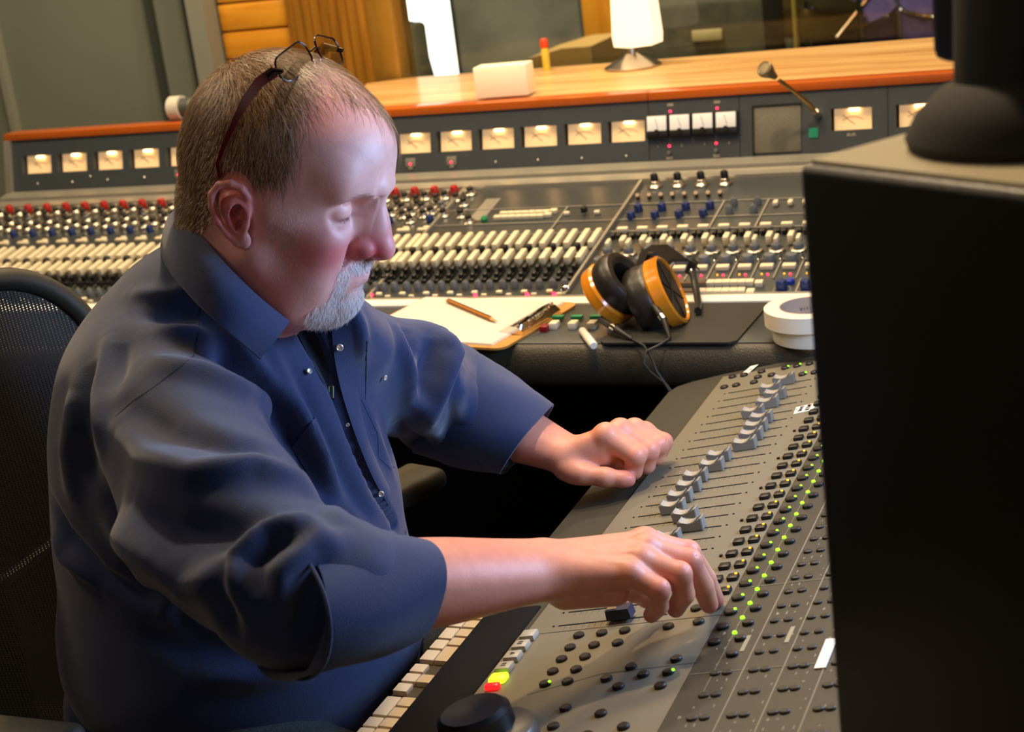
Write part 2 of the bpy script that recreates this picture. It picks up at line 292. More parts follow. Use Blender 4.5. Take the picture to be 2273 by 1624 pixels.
bolt = MB().box((0, 0.235, 0.003), (0.005, 0.47, 0.009)).mesh('div', m_rail)
for x in (-1.302, -0.9395, -0.386): part('divider_strip', bolt, con, PM(x, 0, 0.001))
# bridge
bt_, bb_ = Vector((0, 2.957, 1.003)), Vector((0, 2.925, 0.878)); bd = (bt_ - bb_).normalized(); bn = Vector((0, -bd.z, bd.y))
BL = (bt_ - bb_).length
def BM(x, s, h=0.0): return basis((1, 0, 0), bd, bn, Vector((x, 2.925, 0.878)) + bd * s + bn * h)
m_bridge = mat('slate bridge paint', lin(54, 60, 63), 0.5, noise=(50, 0.05))
seams = [X0 + 0.012, -0.945, -0.49, X1]
# front face with real openings for the meters: build strip quads between openings
ops = []   # (x0,x1,s0,s1,kind)
vu = [(-2.4277, -2.3548), (-2.3302, -2.2576), (-2.2323, -2.1622), (-2.1363, -2.0664), (-2.0405, -1.9715), (-1.9455, -1.877), (-1.851, -1.783), (-1.757, -1.690), (-1.665, -1.598), (-1.576, -1.507),
      (-1.484, -1.4121), (-1.3912, -1.3212), (-1.2992, -1.2293), (-1.2079, -1.1384), (-1.1157, -1.0467), (-1.0255, -0.9579), (-0.5935, -0.5253), (-0.4758, -0.4072), (-0.36, -0.292), (-0.245, -0.177)]
b = MB(); s0, s1 = 0.0535, 0.0935; e = 0.004
b.box(((X0 + X1) / 2, s0 / 2, -0.01), (X1 - X0, s0, 0.02)).box(((X0 + X1) / 2, (s1 + BL) / 2, -0.01), (X1 - X0, BL - s1, 0.02))
edges = [X0] + [v for p in vu for v in (p[0] - e, p[1] + e)] + [X1]
for i in range(0, len(edges), 2): b.box(((edges[i] + edges[i + 1]) / 2, (s0 + s1) / 2, -0.01), (edges[i + 1] - edges[i], s1 - s0, 0.02))
bridge = part('meter_bridge', b.mesh('bridge', m_bridge, smooth=False), con, BM(0, 0))
part('bridge_back', MB().prism([(2.948, 0.90), (2.975, 1.003), (3.06, 1.003), (3.06, 0.87), (2.948, 0.87)], X0, X1).mesh('back', m_blackm), con)
part('end_plate', MB().prism([(2.915, 0.878), (2.948, 1.004), (3.06, 1.004), (3.06, 0.5), (2.93, 0.5)], X0 - 0.004, X0 + 0.012).mesh('end', m_rail), con)
for a_, c_ in ((X0 - 0.004, -0.945), (-0.9435, -0.325)): part('wood_trim', MB().box(((a_ + c_) / 2, 2.975, 1.0115), (c_ - a_, 0.045, 0.0155), bev=0.001).mesh('trim', m_orange), con)
for x in (-0.9455, -0.768, -0.494): part('bridge_seam', MB().box((0, BL / 2, 0.0003), (0.0015, BL, 0.0008)).mesh('seam', m_blackm), con, BM(x, 0))
f_me = MB().box((0, 0, 0), (0.071, 0.040, 0.002)).mesh('face', m_vuface)
bulb = MB().box((0, 0, 0), (0.020, 0.004, 0.006), bev=0.0015).mesh('bulb', m_glow)
needle = MB().box((0.004, 0.0, 0), (0.0008, 0.028, 0.001), M_=Rz(0.9)).mesh('needle', m_black)
arcm = MB().tube([(0.026 * math.sin(a), -0.016 + 0.024 * math.cos(a), 0) for a in [(-0.8 + 0.16 * k) for k in range(11)]], 0.0005, 4).mesh('scale_arc', mat('brown ink', lin(120, 70, 30), 0.7))
for i, (a_, c_) in enumerate(vu):
    x = (a_ + c_) / 2; sc_ = (c_ - a_) / 0.071
    f = part('meter', f_me, con, BM(x, 0.0735, -0.016) @ Matrix.Diagonal((sc_, 1, 1, 1)))
    part('meter_bulb', bulb, f, BM(x + 0.003, 0.0905, -0.011))
    part('meter_scale', arcm, f, BM(x, 0.0710, -0.0145)); part('needle', needle, f, BM(x - 0.01, 0.0700, -0.0142))
# small white meters
wf = MB().box((0, 0.006, 0.006), (0.038, 0.028, 0.006), bev=0.001).mesh('wm', mat('white meter face', lin(225, 222, 215), 0.3, emis=(1, 0.9, 0.8, 1), es=0.15))
wb = MB().box((0, 0, 0), (0.042, 0.044, 0.010), bev=0.001).box((0, -0.013, 0.006), (0.041, 0.013, 0.004), bev=0.001).lathe([(0.005, 0.0), (0.005, 0.0105)], 12, M_=T(0, -0.010, 0)).mesh('wb', m_black)
for x in (-0.926, -0.881, -0.836, -0.791):
    h_ = part('square_meter', wb, con, BM(x, 0.078, 0.005)); part('meter_face', wf, h_, BM(x, 0.078, 0.005)); part('needle', MB().box((0, 0, 0), (0.0006, 0.02, 0.0006), M_=Rz(0.3)).mesh('n', m_black), h_, BM(x, 0.084, 0.0143))
# talkback loudspeaker grille, green sticker, leds, screws
b = MB().box((-0.696, 0.062, 0.001), (0.088, 0.086, 0.003), bev=0.001)
m_gr = mat('grille cloth', lin(100, 96, 80), 0.7, noise=(900, 0.5)); part('speaker_grille', b.mesh('g', m_gr), con, BM(0, 0))
b = MB().box((-0.696, 0.1065, 0.002), (0.09, 0.003, 0.006)).box((-0.7415, 0.062, 0.002), (0.003, 0.09, 0.006)); part('grille_frame', b.mesh('gf', m_blackm), con, BM(0, 0))
part('green_sticker', MB().box((-0.629, 0.0515, 0.001), (0.0175, 0.0175, 0.001)).mesh('gs', mat('teal green', lin(10, 130, 95), 0.5)), con, BM(0, 0))
led = MB().lathe([(0.0022, 0), (0.0022, 0.002), (0.0012, 0.0032)], 10).mesh('led', m_redled)
holder = MB().box((0, 0.003, 0), (0.022, 0.018, 0.003), bev=0.001).box((0, -0.008, 0), (0.01, 0.008, 0.003), bev=0.001).mesh('holder', mat('grey label plate', lin(112, 108, 95), 0.5))
for x, s_ in ((-1.4535, 0.0317), (-1.3617, 0.0312), (-2.0117, 0.0337), (-1.54, 0.032)):
    h_ = part('indicator_plate', holder, con, BM(x, s_, 0.001)); part('indicator_light', led, h_, BM(x, s_, 0.002))
for x, s_ in ((-0.902, 0.1064), (-0.8103, 0.107), (-0.9052, 0.0411), (-0.8133, 0.0416)): part('indicator_light', led, con, BM(x, s_, 0.0))
for x, s_ in ((-0.9052, 0.028), (-0.8133, 0.028)): part('bridge_knob', MB().lathe([(0.004, 0), (0.004, 0.006), (0.003, 0.007)], 12).mesh('k', m_grey), con, BM(x, s_, 0))
scr = MB().lathe([(0.0028, 0), (0.0028, 0.0015), (0.0012, 0.003)], 10).mesh('scr', m_silver)
for x, s_ in ((-2.39, 0.03), (-2.295, 0.03), (-2.20, 0.031), (-2.246, 0.040), (-2.103, 0.032), (-1.2661, 0.0268), (-1.1753, 0.0262), (-1.0837, 0.0255), (-0.9923, 0.0255)): part('screw', scr, con, BM(x, s_, 0))
# printed marks on the bridge
m_print = mat('cream print', lin(190, 180, 150), 0.6)
def text_mesh(s_, size, m_):
    cu = bpy.data.curves.new('t', 'FONT'); cu.body = s_; cu.size = size; cu.align_x = 'CENTER'; cu.align_y = 'CENTER'; cu.extrude = 0.0002
    o = bpy.data.objects.new('t', cu); C.objects.link(o); dg = bpy.context.evaluated_depsgraph_get(); me = bpy.data.meshes.new_from_object(o.evaluated_get(dg)); bpy.data.objects.remove(o); me.materials.clear(); me.materials.append(m_); return me
for s_, x, ss, z_ in (('AUX', -0.5600, 0.0445, 0.008), ('1', -0.928, 0.041, 0.006), ('2', -0.881, 0.041, 0.006), ('3', -0.836, 0.041, 0.006), ('4', -0.789, 0.041, 0.006), ('MUTE', -0.9052, 0.0175, 0.006), ('MUTE', -0.8133, 0.0175, 0.006), ('PEAK', -0.902, 0.1175, 0.005), ('PEAK', -0.8103, 0.1175, 0.005)):
    if s_ in ('MUTE', 'PEAK'):   # unreadable two-line legends in the photo: plain ink bars of the same size
        part('legend', MB().box((0, 0, 0), (0.012, 0.0015, 0.0004)).box((0, 0.0028, 0), (0.012, 0.0012, 0.0004)).mesh('bars', m_print), con, BM(x, ss, 0.0004))
    else: part('legend', text_mesh(s_, z_, m_print), con, BM(x, ss, 0.0006))
# ---- knobs and switches on the panel
red_k = MB().lathe([(0.0085, 0), (0.009, 0.002), (0.0085, 0.007), (0.0075, 0.016), (0.006, 0.018)], 14).mesh('red_knob', m_red)
skirt = MB().lathe([(0.0125, 0), (0.0125, 0.003), (0.009, 0.006), (0.0080, 0.009), (0.0065, 0.0095)], 16).mesh('skirt', m_silver)
cap_b = MB().lathe([(0.0066, 0.006), (0.0062, 0.015), (0.005, 0.0165)], 12).mesh('cap', m_black)
cap_g = MB().lathe([(0.0066, 0.006), (0.0062, 0.015), (0.005, 0.0165)], 12).mesh('cap', m_grey)
blue_k = MB().lathe([(0.008, 0), (0.0075, 0.012), (0.006, 0.014)], 14).box((0, 0.004, 0.014), (0.0015, 0.007, 0.001)).mesh('bk', m_blue)
grey_k = MB().lathe([(0.0075, 0), (0.0065, 0.011), (0.0045, 0.014)], 12).box((0, 0, 0.013), (0.003, 0.010, 0.006), bev=0.001).mesh('gk', m_grey)
lever = MB().box((0, 0, 0.009), (0.0105, 0.058, 0.014), bev=0.0022).mesh('lev', m_cream)
lever2 = MB().box((0, 0, 0.012), (0.0105, 0.042, 0.015), bev=0.0022).mesh('lev2', m_cream)
rocker = MB().box((0, 0, 0.004), (0.026, 0.009, 0.007), bev=0.0018).box((0.004, 0.004, 0.006), (0.012, 0.008, 0.007), bev=0.0018).mesh('rock', m_cream)
sbtn = MB().box((0, 0, 0.004), (0.011, 0.008, 0.007), bev=0.0018).mesh('sb', m_cream)
slider = MB().box((0, 0.0, 0.003), (0.009, 0.044, 0.006), bev=0.001).box((0, 0.012, 0.010), (0.008, 0.016, 0.012), bev=0.002).box((0, -0.010, 0.008), (0.008, 0.01, 0.010), bev=0.002).mesh('sl', m_black)
ringk = MB().lathe([(0.0125, 0), (0.0125, 0.0035), (0.0105, 0.0045)], 18).mesh('ring', m_silver)
chx = [-1.3193 - 0.0425 * n - 0.0002 * n * n for n in range(26)]
chx = [x for x in chx if x > X0 + 0.01]
cen = [-1.302 + 0.0226 + 0.0453 * k for k in range(8)]
rnd = random.Random(3)
for i, x in enumerate(chx):
    j = lambda a: rnd.uniform(-a, a)
    part('red_knob', red_k, con, PM(x, 0.457))
    for r, (s_, dx) in enumerate(((0.425, 0.016), (0.388, 0.0), (0.352, 0.018))):
        k_ = part('skirted_knob', skirt, con, PM(x + dx, s_)); part('knob_cap', cap_b if r != 1 or i % 3 else cap_g, k_, PM(x + dx, s_))
    for s_ in (0.438, 0.400, 0.365):
        k_ = part('skirted_knob', skirt, con, PM(x - 0.014, s_)); part('knob_cap', cap_b, k_, PM(x - 0.014, s_))
    if i % 2 == 0 or x < -2: part('blue_knob', blue_k, con, PM(x, 0.328))
    else: k_ = part('skirted_knob', skirt, con, PM(x, 0.328)); part('knob_cap', cap_b, k_, PM(x, 0.328))
    part('rocker_switch', rocker, con, PM(x + 0.006, 0.283))
    part('white_collar', MB().box((0, 0, 0.004), (0.016, 0.018, 0.006), bev=0.001).mesh('wc', m_rail), con, PM(x + 0.02, 0.462))
for i, x in enumerate(chx + cen):
    xx = x if x > -1.30 else x + 0.004
    for q in (-0.010, 0.0115):
        part('long_white_button', lever, con, PM(xx + q, 0.213))
        part('short_white_button', lever2, con, PM(xx + q, 0.137))
        part('black_slider', slider, con, PM(xx + q, 0.085))
        part('grey_knob', grey_k, con, PM(xx + q, 0.040))
    k_ = part('ringed_knob', ringk, con, PM(xx - 0.010, 0.176)); part('knob_cap', cap_b, k_, PM(xx - 0.010, 0.176))
    part('small_button', sbtn, con, PM(xx - 0.008, 0.016)); part('mini_button', sbtn, con, PM(xx + 0.012, 0.008) @ Matrix.Diagonal((0.9, 0.7, 0.8, 1)))
for x, s_ in ((-1.3, 0.012), (-2.16, 0.01), (-1.342, -0.003), (-1.10, 0.003), (-1.006, 0.001), (-0.958, 0.001)): part('indicator_light', MB().lathe([(0.0034, 0), (0.0034, 0.002), (0.002, 0.004)], 10).mesh('led', m_redled), con, PM(x, s_ if s_ > 0.004 else 0.004, 0.004))
# centre section top: small knobs, green knob, the long cream switches
for x, s_ in ((-1.284, 0.452), (-1.278, 0.40), (-1.262, 0.345), (-1.235, 0.318)):
    k_ = part('skirted_knob', skirt, con, PM(x, s_)); part('knob_cap', cap_b, k_, PM(x, s_))
part('green_knob', MB().lathe([(0.006, 0), (0.007, 0.006), (0.004, 0.010)], 14).mesh('gk', m_green), con, PM(-1.205, 0.322))
part('metal_plate', MB().box((-1.225, 0, 0.0006), (0.03, 0.10, 0.0012)).mesh('pl', m_rail), con, PM(0, 0.375))
lf = MB().box((0, 0, 0.004), (0.0135, 0.010, 0.008), bev=0.001).mesh('lf', m_cream)
for r in range(2):
    for k in range(8): part('selector_button', lf, con, PM(-1.180 + 0.0142 * k + 0.006 * r, 0.327 + 0.017 * r + (0.004 if k == 7 else 0)))
for x, s_, me in ((-1.045, 0.335, sbtn), (-1.010, 0.335, cap_b), (-0.986, 0.335, sbtn)): part('panel_button', me, con, PM(x, s_))
for x in (-1.055,): part('divider_strip', MB().box((0, 0, 0), (0.003, 0.115, 0.003)).mesh('d', m_rail), con, PM(x, 0.313, 0.001))
# right section
for k in range(4):
    x = -0.9075 + 0.0445 * k; k_ = part('skirted_knob', MB().lathe([(0.0135, 0), (0.0135, 0.003), (0.009, 0.007), (0.0085, 0.012), (0.0075, 0.013)], 18).mesh('sk', m_silver), con, PM(x, 0.452)); part('knob_cap', MB().lathe([(0.0075, 0.012), (0.007, 0.024), (0.0055, 0.026)], 14).mesh('kc', m_black), k_, PM(x, 0.452))
    for q, s_ in ((0.0, 0.343), (-0.004, 0.310)): part('blue_knob', blue_k, con, PM(x - 0.002 + q, s_))
    for q in (-0.010, 0.012): part('amber_lever', MB().tube([(0, 0, 0), (0.002, -0.008, 0.01)], 0.004, 8).mesh('al', mat('dark amber lever', lin(120, 84, 34), 0.35)), con, PM(x + q - 0.01, 0.402))
for x in (-0.735, -0.692):
    for s_ in (0.352, 0.318): part('grey_knob', grey_k, con, PM(x, s_))
for k in range(3): part('small_button', sbtn, con, PM(-0.658 + 0.026 * k, 0.345) @ Matrix.Diagonal((0.8, 1.8, 1.3, 1)))
for x in (-0.757, -0.676): part('divider_strip', MB().box((0, 0, 0), (0.003, 0.115, 0.003)).mesh('d', m_rail), con, PM(x, 0.313, 0.001))
xx = [-0.9115 + 0.0366 * k for k in range(15)]
tall = MB().box((0, 0, 0.010), (0.010, 0.022, 0.018), bev=0.002).mesh('tall', m_cream)
for k, x in enumerate(xx):
    part('rocker_switch', MB().box((0, 0, 0.006), (0.020, 0.010, 0.010), bev=0.002).mesh('r', m_cream) if k == 0 else bpy.data.meshes['r'], con, PM(x, 0.250))
    for q in (-0.011, 0.0, 0.011): part('black_peg', MB().box((0, 0, 0.004), (0.007, 0.014, 0.010), bev=0.001).mesh('peg', m_black) if (k == 0 and q < -0.01) else bpy.data.meshes['peg'], con, PM(x + q, 0.228))
    part('tall_white_button', tall, con, PM(x + 0.0195, 0.190))
    k_ = part('ringed_knob', ringk, con, PM(x, 0.160) @ Matrix.Diagonal((1.15, 1.15, 1.2, 1)))
    part('knob_cap', MB().lathe([(0.009, 0.004), (0.0085, 0.012), (0.007, 0.014)], 14).mesh('kc2', m_grey) if k == 0 else bpy.data.meshes['kc2'], k_, PM(x, 0.160))
    part('knob_pointer', MB().box((0, 0.004, 0.018), (0.007, 0.020, 0.012), bev=0.002).mesh('kp', m_cream) if k == 0 else bpy.data.meshes['kp'], k_, PM(x, 0.164))
    part('dark_knob', MB().lathe([(0.011, 0), (0.010, 0.012), (0.0085, 0.014)], 14).mesh('dk', m_grey) if k == 0 else bpy.data.meshes['dk'], con, PM(x - 0.003, 0.120))
    part('toggle_switch', MB().lathe([(0.005, 0), (0.005, 0.004), (0.0028, 0.006), (0.0035, 0.016)], 10).mesh('tg', m_chrome) if k == 0 else bpy.data.meshes['tg'], con, PM(x + 0.016, 0.122))
    part('wide_white_button', MB().box((0, 0, 0.004), (0.022, 0.012, 0.008), bev=0.0015).mesh('wwb', m_cream) if k == 0 else bpy.data.meshes['wwb'], con, PM(x - 0.002, 0.094))
    if k > 1:
        part('indicator_light', MB().lathe([(0.002, 0), (0.0015, 0.002)], 10).mesh('l2', m_redled) if k == 2 else bpy.data.meshes['l2'], con, PM(x + 0.004, 0.070, 0.001))
        part('amber_light', MB().lathe([(0.0018, 0), (0.0014, 0.002)], 10).mesh('l3', m_ylw) if k == 2 else bpy.data.meshes['l3'], con, PM(x - 0.006, 0.071, 0.001))
    part('divider_strip', MB().box((0, 0, 0), (0.002, 0.07, 0.003)).mesh('d2', m_rail) if k == 0 else bpy.data.meshes['d2'], con, PM(x + 0.016, 0.090, 0.001))
# fader slots with cream segmented tops
for s_, x0 in ((0.037, -0.70), (0.007, -0.707)):
    part('fader_slot', MB().box((0, 0, 0.0005), (0.26, 0.012, 0.002)).mesh('slot', m_blackm), con, PM(x0 - 0.065, s_))
    part('fader_slot_edge', MB().box((0, 0.0068, 0.001), (0.26, 0.0016, 0.002)).mesh('slote', mat('copper edge', lin(120, 64, 20), 0.4)), con, PM(x0 - 0.065, s_))
    for k in range(7): part('selector_button', MB().box((0, 0, 0.004), (0.0125, 0.0125, 0.009), bev=0.001).mesh('seg', m_cream), con, PM(x0 + 0.0128 * k + (0.003 if k == 6 else 0), s_ - (0.004 if k == 6 else 0)))
for x in (-0.577, -0.539, -0.50, -0.46):
    k_ = part('blue_knob', blue_k, con, PM(x - 0.004, 0.018) @ Matrix.Diagonal((1.15, 1.15, 1.2, 1)))
    part('dot_ring', (lambda b_: [b_.lathe([(0.0011, 0), (0.0008, 0.0008)], 6, M_=T(0.0135 * math.cos(a_), 0.0135 * math.sin(a_), 0)) for a_ in [math.radians(-225 + 27 * q) for q in range(11)]] and b_)(MB()).mesh('dots', m_print), k_, PM(x - 0.004, 0.018))
part('blue_button', MB().lathe([(0.007, 0), (0.007, 0.006), (0.005, 0.008)], 14).mesh('bb', mat('bright blue', lin(24, 50, 150), 0.35)), con, PM(-0.572, 0.040))
part('divider_strip', MB().box((0, 0, 0), (0.003, 0.06, 0.003)).mesh('d3', m_rail), con, PM(-0.557, 0.022, 0.001))
part('paper_label', MB().lathe([(0.012, 0), (0.012, 0.0005)], 16).mesh('pl', mat('grey label', lin(120, 118, 108), 0.6)), con, PM(-0.905, 0.045, 0.0003))
# deck switches by the clipboard: green and cream keys
for k in range(4):
    part('green_button', MB().box((0, 0, 0.003), (0.019, 0.010, 0.006), bev=0.001).mesh('gb', m_green), con, T(-0.905 + 0.0315 * k, 2.264, 0.782))
    part('deck_button', MB().box((0, 0, 0.005), (0.013, 0.020, 0.011), bev=0.0015).mesh('db', m_cream), con, T(-0.897 + 0.0315 * k, 2.224, 0.78))
part('red_button', MB().box((0, 0, 0.004), (0.012, 0.016, 0.010), bev=0.001).mesh('rb', mat('dark red plastic', lin(130, 16, 22), 0.4)), con, T(-0.908, 2.210, 0.78))
# ------------------------------------------------------------------ things on the console
DZ = 0.7802
mic = thing('gooseneck_microphone', 'slim gooseneck microphone leaning left from the console meter bridge', 'microphone', (-0.623, 2.93, 0.965))
part('gooseneck', MB().tube([(-0.621, 2.940, 0.962), (-0.628, 2.915, 0.985), (-0.645, 2.885, 1.012), (-0.668, 2.862, 1.040)], [0.0045, 0.004, 0.0035, 0.004], 10).mesh('neck', mat('dull bronze', lin(150, 120, 70), 0.35, 0.8)), mic)
part('collar', MB().tube([(-0.6195, 2.945, 0.958), (-0.6225, 2.93, 0.968)], 0.007, 12).mesh('collar', m_chrome), mic)
part('capsule', MB().lathe([(0.005, -0.03), (0.008, -0.018), (0.013, -0.004), (0.0145, 0.002), (0.0145, 0.008), (0.012, 0.010), (0.0105, 0.009), (0.0105, 0.0095), (0.003, 0.0105)], 22).mesh('cap', mat('bronze grey', lin(120, 106, 78), 0.4, 0.6)), mic, along((-0.30, -0.72, 0.50), (-0.685, 2.842, 1.062)))
# clipboard with its paper, pencil
u = Vector((-0.9865, 0.1636, 0)); v = Vector((0.1636, 0.9865, 0)); o = Vector((-0.938, 2.110, DZ + 0.0002)); BO = basis(u, -v, Vector((0, 0, -1)), o)
def CB(z): return basis(u, v, u.cross(v), o + Vector((0, 0, z)))   # local +x runs to the far end, +y to the console back; z flips
cb = thing('clipboard', 'brown hardboard clipboard lying on the armrest, clip toward the headphones', 'clipboard', (-1.08, 2.25, DZ))
part('board', MB().prism([(p[0], p[1]) for p in rrect(0.30, 0.240, 0.018, cx=0.150, cy=0.120)], -0.0035, 0, axis=2).mesh('board', mat('hardboard', lin(196, 138, 62), 0.5, noise=(90, 0.12))), cb, CB(0.0002))
pb = MB()
for k in range(4): pb.prism([(0.024 + 0.001 * k, 0.010 + 0.0005 * k), (0.292, 0.012), (0.292, 0.232 - 0.001 * k), (0.022 + 0.001 * k, 0.234)], -0.0045 - 0.0007 * k, -0.0039 - 0.0007 * k, axis=2)
ps = thing('paper_sheets', 'white lined paper sheets with faint handwriting clamped on the brown clipboard', 'paper', (-1.1, 2.25, DZ + 0.004))
part('sheet', pb.mesh('sheets', mat('white paper', lin(216, 208, 194), 0.6)), ps, CB(0))
wr = MB(); r2 = random.Random(5)
for ln in range(9):
    x = 0.05 + 0.020 * ln; y = 0.05 + r2.random() * 0.03
    for q in range(r2.randint(5, 12)):
        y += 0.009; 
        if r2.random() < 0.75 and y < 0.215: wr.box((x + r2.uniform(-.002, .002), y, -0.00675), (0.0012, 0.005, 0.0001), M_=None)
part('handwriting', wr.mesh('hw', mat('pencil grey', lin(196, 186, 178), 0.8), smooth=False), ps, CB(0))
cp = part('clip', MB().prism([(0.004, -0.0035), (0.046, -0.007), (0.044, -0.009), (0.024, -0.017), (0.012, -0.016), (0.003, -0.008)], 0.065, 0.185, axis=1).mesh('clip', m_chrome), cb, CB(0.0002))
part('clip_lever', MB().tube([(0.018, 0.08, -0.014), (0.004, 0.088, -0.025), (-0.002, 0.125, -0.030), (0.004, 0.162, -0.025), (0.018, 0.17, -0.014)], 0.0028, 8).mesh('lev', m_chrome), cp, CB(0))
part('clip_spring', MB().tube([(0.014 + 0.004 * math.cos(a * 1.2), 0.095 + 0.006 * a / 4, -0.014 + 0.005 * math.sin(a * 1.2)) for a in range(40)], 0.0009, 6).mesh('spr', m_silver), cp, CB(0))
pc = thing('pencil', 'orange and black striped hexagonal pencil lying across the white paper', 'pencil', (-1.06, 2.285, DZ + 0.011))
pa, pb_ = Vector((-1.1294, 2.3443, DZ + 0.0113)), Vector((-0.9915, 2.2241, DZ + 0.0113)); PMt = along(pb_ - pa, pa); PL = (pb_ - pa).length
part('shaft', MB().lathe([(0.0036, 0), (0.0036, PL - 0.020)], 6, M_=None).mesh('shaft', mat('orange lacquer', lin(226, 140, 30), 0.35), smooth=False), pc, PMt)
part('stripe', MB().box((0.0, -0.00325, PL / 2 - 0.01), (0.0030, 0.0008, PL - 0.022)).box((0.003, 0.0, PL / 2 - 0.01), (0.0010, 0.0022, PL - 0.022)).box((0.0, 0.00325, PL / 2 - 0.01), (0.0030, 0.0008, PL - 0.022)).box((-0.003, 0.0, PL / 2 - 0.01), (0.0010, 0.0022, PL - 0.022)).mesh('st', m_black), pc, PMt)
part('tip', MB().lathe([(0.0036, PL - 0.020), (0.0008, PL - 0.003)], 6).mesh('tip', mat('bare wood', lin(220, 176, 116), 0.6), smooth=False), pc, PMt)
part('lead', MB().lathe([(0.0008, PL - 0.003), (0.0002, PL)], 6).mesh('lead', m_black), pc, PMt)
part('end_cap', MB().lathe([(0.0037, -0.005), (0.0038, 0.002)], 6).mesh('ec', mat('white eraser end', lin(230, 220, 205), 0.5)), pc, PMt)
mk = thing('marker_pen', 'short white marker pen lying on the armrest front edge below the headphones', 'marker', (-0.815, 2.14, DZ))
ma, mb_ = Vector((-0.838, 2.188, DZ + 0.0062)), Vector((-0.797, 2.118, DZ + 0.0062)); Mm = along(mb_ - ma, ma); ML = (mb_ - ma).length
part('barrel', MB().lathe([(0.004, -0.004), (0.0058, 0), (0.006, ML * 0.4), (0.0065, ML * 0.42), (0.0065, ML), (0.005, ML + 0.003)], 18).mesh('bar', mat('white marker plastic', lin(232, 224, 208), 0.35)), mk, Mm)
part('nib_holder', MB().lathe([(0.0018, -0.016), (0.003, -0.010), (0.0038, -0.004)], 12).mesh('nib', m_grey), mk, Mm)
tag(part('mouse_pad', MB().prism([(-0.789, 2.140), (-0.600, 2.140), (-0.590, 2.150), (-0.585, 2.330), (-0.592, 2.338), (-0.786, 2.338), (-0.795, 2.330), (-0.797, 2.150)], DZ, DZ + 0.003, axis=2).mesh('pad', mat('black rubber mat', lin(36, 33, 26), 0.6, bump=(600, 0.3))), None), 'thin black mat on the armrest under the headphones', 'mat')
# two rolls of white tape
def roll(label, x, y, z, r, ri, h, rim):
    t = thing('tape_roll', label, 'tape roll', (x, y, z), 'rolls of white tape on the armrest')
    part('tape', MB().lathe([(ri + 0.002, 0), (r - 0.0006, 0), (r, 0.0006), (r, h - 0.0006), (r - 0.0006, h), (ri + 0.002, h), (ri + 0.002, 0)], 64, cap=False).mesh('tape', mat('white masking tape', lin(232, 222, 200), 0.55)), t, T(x, y, z))
    part('core', MB().lathe([(ri, 0.0005), (ri + 0.002, 0.0005), (ri + 0.002, h + 0.0002), (ri, h + 0.0002), (ri, 0.0005)], 64, cap=False).mesh('core', mat('printed cardboard core', lin(196, 172, 150), 0.7)), t, T(x, y, z)); return t
roll('lower white tape roll, set back under the upper roll, beside the black monitor speaker', -0.480, 2.176, DZ, 0.062, 0.040, 0.0235, 0)
up_ = roll('upper white tape roll with printed cardboard core, on the lower roll', -0.487, 2.172, DZ + 0.0237, 0.0645, 0.0415, 0.0235, 0)
# lettering round the inside of the core: "Artists Tape" on two lines
def ring_text(s_, r, z, a0, size, flip):
    da = size * 0.62 / r; vs = []
    for k, ch in enumerate(s_):
        if ch == ' ': continue
        a = a0 - da * k; me = text_mesh(ch, size, mat('grey core print', lin(96, 84, 76), 0.8))
        pos = Vector((-0.487 + r * math.cos(a), 2.172 + r * math.sin(a), z)); nrm = Vector((-math.cos(a), -math.sin(a), 0))
        zx = Vector((0, 0, 1)).cross(nrm); Mx = basis(-zx, Vector((0, 0, -1)), nrm, pos) if flip else basis(zx, Vector((0, 0, 1)), nrm, pos)
        vs.append((me, Mx))
    return vs
core_txt = MB()
for me, Mx in ring_text('Artists Tape', 0.0412, DZ + 0.0237 + 0.016, math.radians(95), 0.0075, True) [::1] + ring_text('Artists Tape', 0.0412, DZ + 0.0237 + 0.007, math.radians(120), 0.0075, True):
    core_txt._add([vv.co.copy() for vv in me.vertices], [tuple(p_.vertices) for p_ in me.polygons], Mx)
part('core_print', core_txt.mesh('txt', MATS['grey core print'], smooth=False), up_)
# headphones
m_hw = wood('orange headphone wood', lin(206, 120, 14), lin(228, 146, 34), 8, (1, 1, 4), 0.22, 0.8)
hp = thing('headphones', 'large headphones with orange wooden rings and black leather pads on the mat', 'headphones', (-0.75, 2.24, DZ + 0.003))
m_pad = mat('soft black leather', lin(34, 29, 23), 0.38, bump=(60, 0.35), spec=0.6)
def cup(c, n, sc_=1.0):
    Mx = along(n, c) @ Matrix.Diagonal((sc_, sc_, sc_, 1))
    w_ = part('wood_ring', MB().lathe([(0.049, -0.004), (0.0500, 0.0), (0.052, 0.0008), (0.0555, -0.002), (0.0555, -0.020), (0.052, -0.024), (0.044, -0.024), (0.044, -0.006), (0.049, -0.004)], 56, cap=False).mesh('ring', m_hw), hp, Mx)
    part('grille', MB().lathe([(0.0005, -0.0025), (0.047, -0.0025), (0.0495, -0.0035)], 48, cap=False).mesh('grille', mat('dark grille mesh', lin(28, 24, 18), 0.5, 0.3, noise=(1500, 0.6))), w_, Mx)
    g = MB()
    for k in range(3):
        a = k * PI / 3 + 0.4; g.box((0, 0, -0.0016), (0.092, 0.0016, 0.0012), M_=Rz(a))
    part('grille_rib', g.mesh('rib', m_black), w_, Mx)
    part('ear_pad', MB().lathe([(0.044, -0.022), (0.051, -0.024), (0.0535, -0.028), (0.0535, -0.032), (0.0555, -0.040), (0.0545, -0.052), (0.049, -0.060), (0.040, -0.062), (0.031, -0.056), (0.027, -0.044), (0.027, -0.026)], 56, cap=False).mesh('pad', m_pad), hp, Mx)
    part('baffle', MB().lathe([(0.0005, -0.028), (0.030, -0.028)], 32, cap=False).mesh('baf', m_blackm), hp, Mx); return Mx
RC = cup(Vector((-0.708, 2.245, 0.834)), Vector((0.912, 0.131, 0.383)))
